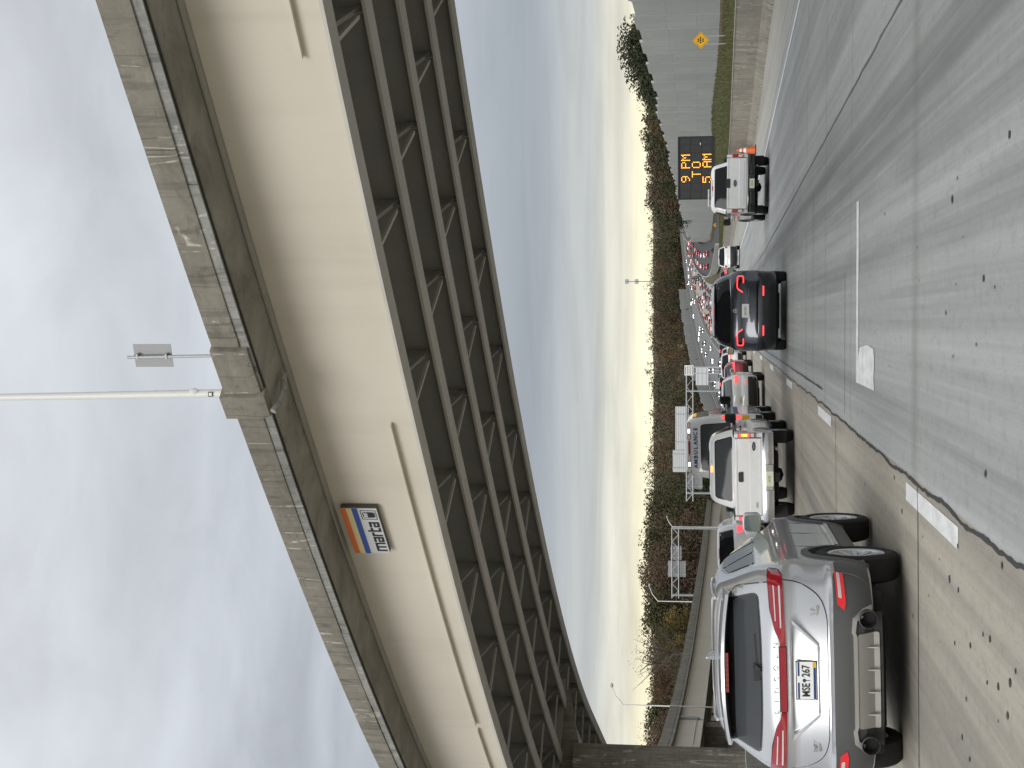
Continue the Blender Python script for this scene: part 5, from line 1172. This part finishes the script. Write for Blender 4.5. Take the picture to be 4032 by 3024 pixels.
# ------------------------------------------------------------------ far traffic
def far_car_mesh(name, paint_, kind, lights):
    Lc, hw, H, zw = {'suv': (4.7, .95, 1.72, 1.15), 'sedan': (4.7, .92, 1.45, .98), 'van': (5.4, 1.0, 2.2, 1.25), 'truck': (8.0, 1.2, 3.2, 1.3)}[kind]
    if kind == 'sedan': rows = [(.22, hw*.95, .08, Lc), (.6, hw, 0, Lc), (.9, hw*.98, .05, Lc-.4), (zw, hw*.93, .75, Lc-1.2), (1.25, hw*.82, 1.1, Lc-1.7), (H-.02, hw*.7, 1.6, Lc-2.2), (H, hw*.5, 1.9, Lc-2.5)]
    else: rows = [(.25, hw*.95, .08, Lc), (.6, hw, 0, Lc), (1.0, hw*.99, .06, Lc-.4), (zw, hw*.95, .14, Lc-1.2), (H-.25, hw*.84, .3, Lc-2.0), (H-.04, hw*.72, .45, Lc-2.3), (H, hw*.5, .9, Lc-2.7)]
    sh = Shell(rows, .35, 3, .6, 2.6); m = MB(); prev = None
    for z in [r[0] for r in rows]:
        m.mi = 0; ring = [m.vert((x, y, z)) for x, y in sh.ring(z, 3, 4)]
        if prev:
            n = len(ring)
            for q in range(n):
                m.mi = 1 if z > zw+.02 and z < H-.01 else 0; m.face((prev[q], prev[(q+1) % n], ring[(q+1) % n], ring[q]))
        prev = ring
    m.mi = 0; m.face(prev)
    m.mi = 3
    for sx in (-1, 1):
        for yw in (.95, Lc-.95):
            n = 10; a = [m.vert((sx*(hw+.005), yw+.34*math.cos(6.283*k/n), .34+.34*math.sin(6.283*k/n))) for k in range(n)]; b = [m.vert((sx*(hw-.22), yw+.34*math.cos(6.283*k/n), .34+.34*math.sin(6.283*k/n))) for k in range(n)]
            m.face(a); m.face(b[::-1])
            for k in range(n): m.face((a[k], a[(k+1) % n], b[(k+1) % n], b[k]))
    m.mi = 2
    for sx in (-1, 1):
        if lights != 'head': m.box(sx*hw*.74-.16, sx*hw*.74+.16, -.02, .12, zw-.28, zw-.08)
        else: m.box(sx*hw*.72-.17, sx*hw*.72+.17, Lc-.25, Lc+.02, .60, .80)
    if lights != 'head': m.box(-.18, .18, sh.rear(0, H-.12)-.05, sh.rear(0, H-.12)+.05, H-.14, H-.07)
    return m.mesh(name, [paint_, 'tint_glass', {'tail': 'lamp_red_far', 'dim': 'lamp_red', 'head': 'head_lit'}[lights], 'rubber'], 35)
mat('lamp_red_far', (.6, .02, .03), .3, emit=(1, .08, .08), es=1.7)
paints = [('white', 'white_paint'), ('silver', 'silver_paint'), ('dark', 'dark_paint'), ('grey', 'bluegrey_paint'), ('red', 'red_paint'), ('black', 'black_paint')]
FM = {}
def far_car(x, y, z, slope, heading, lights, where, grp):
    pn, pm2 = random.choices(paints, (5, 4, 4, 3, 1, 3))[0]; kd = random.choices(('suv', 'sedan', 'van'), (6, 5, .6))[0]
    key = (pm2, kd, lights)
    if key not in FM: FM[key] = far_car_mesh('far_car', pm2, kd, lights)
    o = link('far_car', FM[key]); o.location = (x, y, z); o.rotation_euler = (slope, 0, heading)
    kn = {'suv': 'sport utility car', 'sedan': 'saloon car', 'van': 'van'}[kd]
    tag(o, 'tiny %s %s %s%s' % (pn, kn, where, ' with lit tail lights' if lights == 'tail' and 'queue' in where else ''), 'car', grp)
def dxm(y): return (xm(y+1)-xm(y-1))/2
for lane, y0, gap in ((3.6, 150, 23), (7.2, 165, 22), (10.9, 240, 20), (14.5, 300, 21), (18.0, 360, 22)):
    y = y0+random.uniform(0, 10)
    while y < 1010:
        x = xm(y)+lane+random.uniform(-.3, .3)
        if random.random() < .80: far_car(x, y, croad(x, y), math.atan((zr(y+2)-zr(y-2))/4), -math.atan(dxm(y)), 'tail' if random.random() < .42 else 'dim', 'in the queue climbing the far hill', 'far queue climbing the hill')
        y += gap*random.uniform(.55, 1.5)
for lane in (-4.5, -8.2, -11.8, -15.4):
    y = 330+random.uniform(0, 90)
    while y < 1000:
        x = xm(y)+lane
        far_car(x, y, zr(y)-.09, -math.atan((zr(y+2)-zr(y-2))/4), math.pi-math.atan(dxm(y)), 'head', 'with headlights on coming down the far hill', 'oncoming cars on the far hill')
        y += random.uniform(30, 120)
for lane in (29, 33.5):
    y = 520+random.uniform(0, 30)
    while y < 980:
        x = xm(y)+lane
        far_car(x, y, zramp(y)+.41, math.atan((zramp(y+2)-zramp(y-2))/4), -math.atan(dxm(y)), 'tail', 'with brake lights on the far right hand ramp', 'cars on the far ramp')
        y += random.uniform(20, 55)
# ------------------------------------------------------------------ trees
def leafmat(n, c1, c2): return mat(n, c1, .85, spec=.2, build=lambda t, b: leaf_nodes(t, b, c1, c2))
def leaf_nodes(t, b, c1, c2):
    n = NT(t); g = t.nodes.new('ShaderNodeNewGeometry'); a = n.noise(n.map(), .35, 3)
    r = n.math('ADD', n.math('MULTIPLY', g.outputs['Random Per Island'], .38), n.math('MULTIPLY', a, .72)); n.col(b, n.mix(r, c1, c2))
LEAF = {'rust': ((.085, .048, .026), (.165, .098, .055)), 'brown': ((.085, .06, .038), (.17, .12, .075)), 'olive': ((.055, .056, .028), (.12, .112, .052)), 'green': ((.030, .038, .020), (.068, .076, .040)), 'gold': ((.15, .11, .035), (.26, .19, .06)), 'plum': ((.075, .046, .034), (.14, .09, .068))}
for k, (a, b) in LEAF.items(): leafmat('leaf_'+k, tuple(q*.92 for q in a), tuple(q*.84 for q in b))
mat('bark', (.10, .08, .06), .9, build=simple_noise((.07, .055, .04), (.14, .115, .09), 2, (1, 1, .2)))
def crown(m, c, rx, rz, nclump, nleaf, size, rnd, shape='round'):
    for _ in range(nclump):
        while True:
            p = Vector((rnd.uniform(-1, 1), rnd.uniform(-1, 1), rnd.uniform(-1, 1)))
            if p.length < 1: break
        if p.length < .45: p = p.normalized()*rnd.uniform(.45, .95)
        taper = 1.0 if shape == 'round' else max(.12, .95-.55*(p.z+1))
        q = Vector((p.x*rx*taper, p.y*rx*taper, p.z*rz)); cr = rx*rnd.uniform(.14, .30)*(1 if shape == 'round' else .6)
        for _ in range(nleaf):
            d = Vector((rnd.uniform(-1, 1), rnd.uniform(-1, 1), rnd.uniform(-1, 1))); d = (d.normalized() if d.length > 1 else d)*cr*1.15; s = size*rnd.uniform(.5, 1.2)
            a = Vector((rnd.uniform(-1, 1), rnd.uniform(-1, 1), rnd.uniform(-1, 1))).normalized(); b = a.cross(Vector((rnd.uniform(-1, 1), rnd.uniform(-1, 1), rnd.uniform(-1, 1)))).normalized()
            o = Vector(c)+q+d; i = len(m.v); m.v += [tuple(o-a*s), tuple(o+b*s*.6), tuple(o+a*s), tuple(o-b*s*.6)]; m.face((i, i+1, i+2, i+3))
def raw(m, name, mats):
    me = bpy.data.meshes.new(name); me.from_pydata(m.v, [], m.f); 
    for q in mats: me.materials.append(MATS[q])
    if any(m.m): me.polygons.foreach_set('material_index', m.m)
    me.update(); return me
def trunk_mesh(h, r, rnd, nb=7):
    m = MB(); m.tube([(0, 0, -.6), (rnd.uniform(-.1, .1), 0, h*.35), (rnd.uniform(-.25, .25), rnd.uniform(-.2, .2), h*.7), (rnd.uniform(-.3, .3), 0, h*.95)], [r, r*.75, r*.4, r*.1], 7)
    for k in range(nb):
        z = h*rnd.uniform(.3, .8); a = rnd.uniform(0, 6.28); l = h*rnd.uniform(.18, .34); m.tube([(0, 0, z), (math.cos(a)*l*.5, math.sin(a)*l*.5, z+l*.35), (math.cos(a)*l, math.sin(a)*l, z+l*.85)], [r*.32, r*.2, r*.05], 5)
    return m.mesh('trunk', 'bark', 40)
TM = {}
def tree_proto(kind, var, sparse=False, shape='round'):
    key = (kind, var, sparse, shape)
    if key not in TM:
        rnd = random.Random(hash((kind, var)) % 1000 if False else var*17+len(kind)*5+ord(kind[0])); tr = trunk_mesh(10, .22, rnd, 34 if sparse else 7); m = MB()
        crown(m, (0, 0, 6.3 if shape == 'round' else 5.6), 3.5, 4.2 if shape == 'round' else 5.0, 60 if sparse else 110, 16 if sparse else 50, .075 if sparse else .18, rnd, shape)
        TM[key] = (tr, raw(m, 'crown', ['leaf_'+kind]))
    return TM[key]
def tree(x, y, h, kind, var, label, z=None, sparse=False, shape='round', wide=1.0, group=None):
    tr, cr = tree_proto(kind, var, sparse, shape); z = land(x, y) if z is None else z
    v = tag(empty('pine_tree' if shape == 'cone' else 'tree', (x, y, z), random.uniform(0, 6.28)), label, 'tree', group); s = h/10.4; v.scale = (s*wide, s*wide, s)
    link('trunk', tr, v); link('crown', cr, v)
# nearer trees on the left, read off the skyline from the gantry to the pier
names = {'rust': 'rust brown', 'brown': 'dull brown', 'olive': 'olive green', 'green': 'dark green', 'gold': 'golden yellow', 'plum': 'reddish brown'}
TL = [(1090, 'olive', 1400, 330), (1125, 'olive', 1392, 300), (1160, 'brown', 1396, 335), (1190, 'olive', 1388, 310), (1225, 'brown', 1385, 330), (1262, 'brown', 1386, 300), (1300, 'brown', 1392, 335), (1335, 'olive', 1388, 290), (1362, 'gold', 1430, 262),
      (1395, 'olive', 1412, 275), (1425, 'gold', 1436, 258), (1455, 'brown', 1408, 290), (1490, 'rust', 1402, 285), (1520, 'brown', 1412, 300), (1555, 'olive', 1400, 270), (1590, 'brown', 1396, 260), (1630, 'rust', 1392, 255),
      (1140, 'rust', 1440, 270), (1210, 'brown', 1440, 275), (1275, 'green', 1425, 285), (1320, 'green', 1420, 300), (1380, 'green', 1440, 300), (1470, 'olive', 1452, 250), (1540, 'rust', 1450, 240), (1600, 'plum', 1455, 232)]
near_desc = {}
seen = {}
for k, (Y, kd, Xt, d) in enumerate(TL):
    d = max(d, 64*3200/(970-(1659-Y))+(k*7) % 25)
    p = at(Xt, Y, d); x = p.x; z = land(x, d); h = max(5, p.z-z)
    where = 'near the viaduct pier at the far left' if Y > 1500 else ('left of the white street light' if Y > 1310 else ('behind the gantry with two square signs' if Y > 1150 else 'right of the gantry with two square signs'))
    row = 'tall' if Xt < 1415 else 'low'
    key = (row, kd, where); seen[key] = seen.get(key, 0)+1
    if seen[key] > 1: row = ('second ', 'third ', 'fourth ')[seen[key]-2]+row
    tree(x, d, h, kd, k % 3, '%s %s tree %s' % (row, names[kd], where), z, wide=random.uniform(.95, 1.3)*min(1.5, 11/h if h < 11 else 1), group='trees behind the far viaduct')
for k, (Y, Xt, d, kd) in enumerate([(1408, 1362, 268, 'plum'), (1432, 1372, 272, 'plum'), (1580, 1380, 250, 'plum')]):
    p = at(Xt, Y, d); z = land(p.x, d); tree(p.x, d, p.z-z, kd, 5+k, ['bare tree with a few dry leaves above the golden trees', 'second bare tree just left of the tallest bare tree', 'bare topped tree close to the viaduct pier'][k], z, sparse=True)
TR = [(60, 1372, 139, 'green', 'cone'), (78, 1362, 141, 'green', 'cone'), (95, 1348, 146, 'green', 'round'), (112, 1336, 150, 'green', 'round'), (135, 1352, 155, 'green', 'round'), (160, 1370, 166, 'green', 'round'), (180, 1376, 175, 'green', 'round'), (205, 1384, 190, 'green', 'round'),
      (225, 1396, 200, 'olive', 'round'), (248, 1398, 215, 'rust', 'round'), (272, 1396, 235, 'olive', 'round'), (300, 1392, 255, 'green', 'round'), (330, 1398, 280, 'brown', 'round'), (352, 1440, 275, 'green', 'round'), (365, 1402, 310, 'green', 'round'), (392, 1440, 330, 'olive', 'round'), (400, 1400, 350, 'brown', 'round'), (430, 1402, 380, 'green', 'round'), (440, 1450, 380, 'brown', 'round')]
lab = ['slim dark conifer nearest the picture edge above the sound wall', 'second slim conifer above the sound wall', 'dark green tree beside the tallest tree above the sound wall', 'tallest dark green tree rising above the sound wall', 'broad dark green tree next after the tallest above the sound wall', 'dark green tree third along from the tallest above the sound wall', 'dark green tree fourth along from the tallest above the sound wall', 'last of the dark green trees before the rusty ones above the sound wall',
       'olive tree where the dark green row ends above the sound wall', 'rusty orange tree above the sound wall', 'olive tree just past the rusty one above the sound wall', 'dark tree midway along the sound wall top', 'dull brown tree above the wall left of the message board', 'low green tree at the wall top beside the message board', 'dark green tree above the top edge of the message board', 'low olive tree just above the message board', 'brown tree standing behind the message board', 'dark green tree left of the message board', 'low brown tree left of the message board']
for k, (Y, Xt, d, kd, shp) in enumerate(TR):
    p = at(Xt, Y, d); x = max(31, p.x); d2 = d*x/p.x if p.x > 1 else d; z = land(x, d2); p = at(Xt, Y, d2); tree(x, d2, max(6, p.z-z), kd, k % 3, lab[k], z, shape=shp, wide=1.3 if shp == 'round' else .75)
# the woods on the far hills read as one mass
rnd = random.Random(11); m = MB(); kinds = list(LEAF); cnt = 0
def wood_tree(x, y, h, kd, rx):
    z = land(x, y); m.mi = kinds.index(kd); lod = 1 if y < 600 else 0
    crown(m, (x, y, z+h*.52), rx, h*.50, 34 if lod else 26, 20 if lod else 15, .36 if lod else .55, rnd)
    m.mi = len(kinds); m.tube([(x, y, z-1), (x, y, z+h*.6)], [.22, .1], 4, False)
tries = 0
while cnt < 430 and tries < 6000:
    tries += 1
    y = rnd.choice((rnd.uniform(330, 700), rnd.uniform(500, 1150), rnd.uniform(950, 1350))); left = rnd.random() < .80
    if left:
        x = xm(y)-29-abs(rnd.gauss(0, 38))
        if y < 420 and x > -56: continue
    else:
        x = (xm(y)+44 if y > 500 else wallx(y)+5)+abs(rnd.gauss(0, 30))
        if y < 330: continue
    p = Vector((x, y, 0)); u = 970+3200*x/y
    if u < -60 or u > 1720: continue
    top = CAMZ+y*(156+rnd.uniform(-22, 10))/3200; z = land(x, y); h = top-z; h = min(h, 24)*rnd.uniform(.72, 1.0) if rnd.random() < .6 else min(h, 24)
    if h < 5: h = rnd.uniform(5, 9)
    g = mnoise.noise((x*.012, y*.012, 5)); kd = rnd.choices(kinds, (2, 5, 5+5*max(0, g), 4+5*max(0, -g), .06, 1.3))[0]
    wood_tree(x, y, h, kd, h*rnd.uniform(.26, .40)); cnt += 1
for k in range(46):                     # thicker growth behind the near sound wall
    y = rnd.uniform(142, 320); x = 32+rnd.uniform(0, 16); el = 205-(y-142)*.75 if y < 200 else 160
    h = max(6, CAMZ+y*(el+rnd.uniform(-28, 0))/3200-land(x, y)); wood_tree(x, y, h, rnd.choices(kinds, (1, 1.5, 2, 7, 0, .5) if y < 215 else (3, 3, 3, 3, 0, 1))[0], h*rnd.uniform(.26, .36))
for k in range(70):                     # more of the mass behind the far viaduct
    y = rnd.uniform(300, 470); x = -(66+rnd.uniform(0, 60)); u = 970+3200*x/y
    if u < -40: continue
    top = CAMZ+y*(158+rnd.uniform(-30, 4))/3200; h = max(6, top-land(x, y)); wood_tree(x, y, h, rnd.choices(kinds, (2, 5, 6, 4, .2, 1.5))[0], h*rnd.uniform(.3, .42))
for k in range(260):                    # undergrowth along the edge of the woods
    y = rnd.uniform(300, 1200); x = xm(y)-28-rnd.uniform(0, 14)
    if y < 430 and x > -62: x -= 30
    wood_tree(x, y, rnd.uniform(3, 6.5), rnd.choices(kinds, (2.5, 5, 5, 3, .05, 1.2))[0], rnd.uniform(2, 3.4))
me = raw(m, 'woodland', ['leaf_'+k for k in kinds]+['bark'])
tag(link('woodland', me), 'autumn woods covering the far hills beyond the highway', 'woods', kind='stuff')
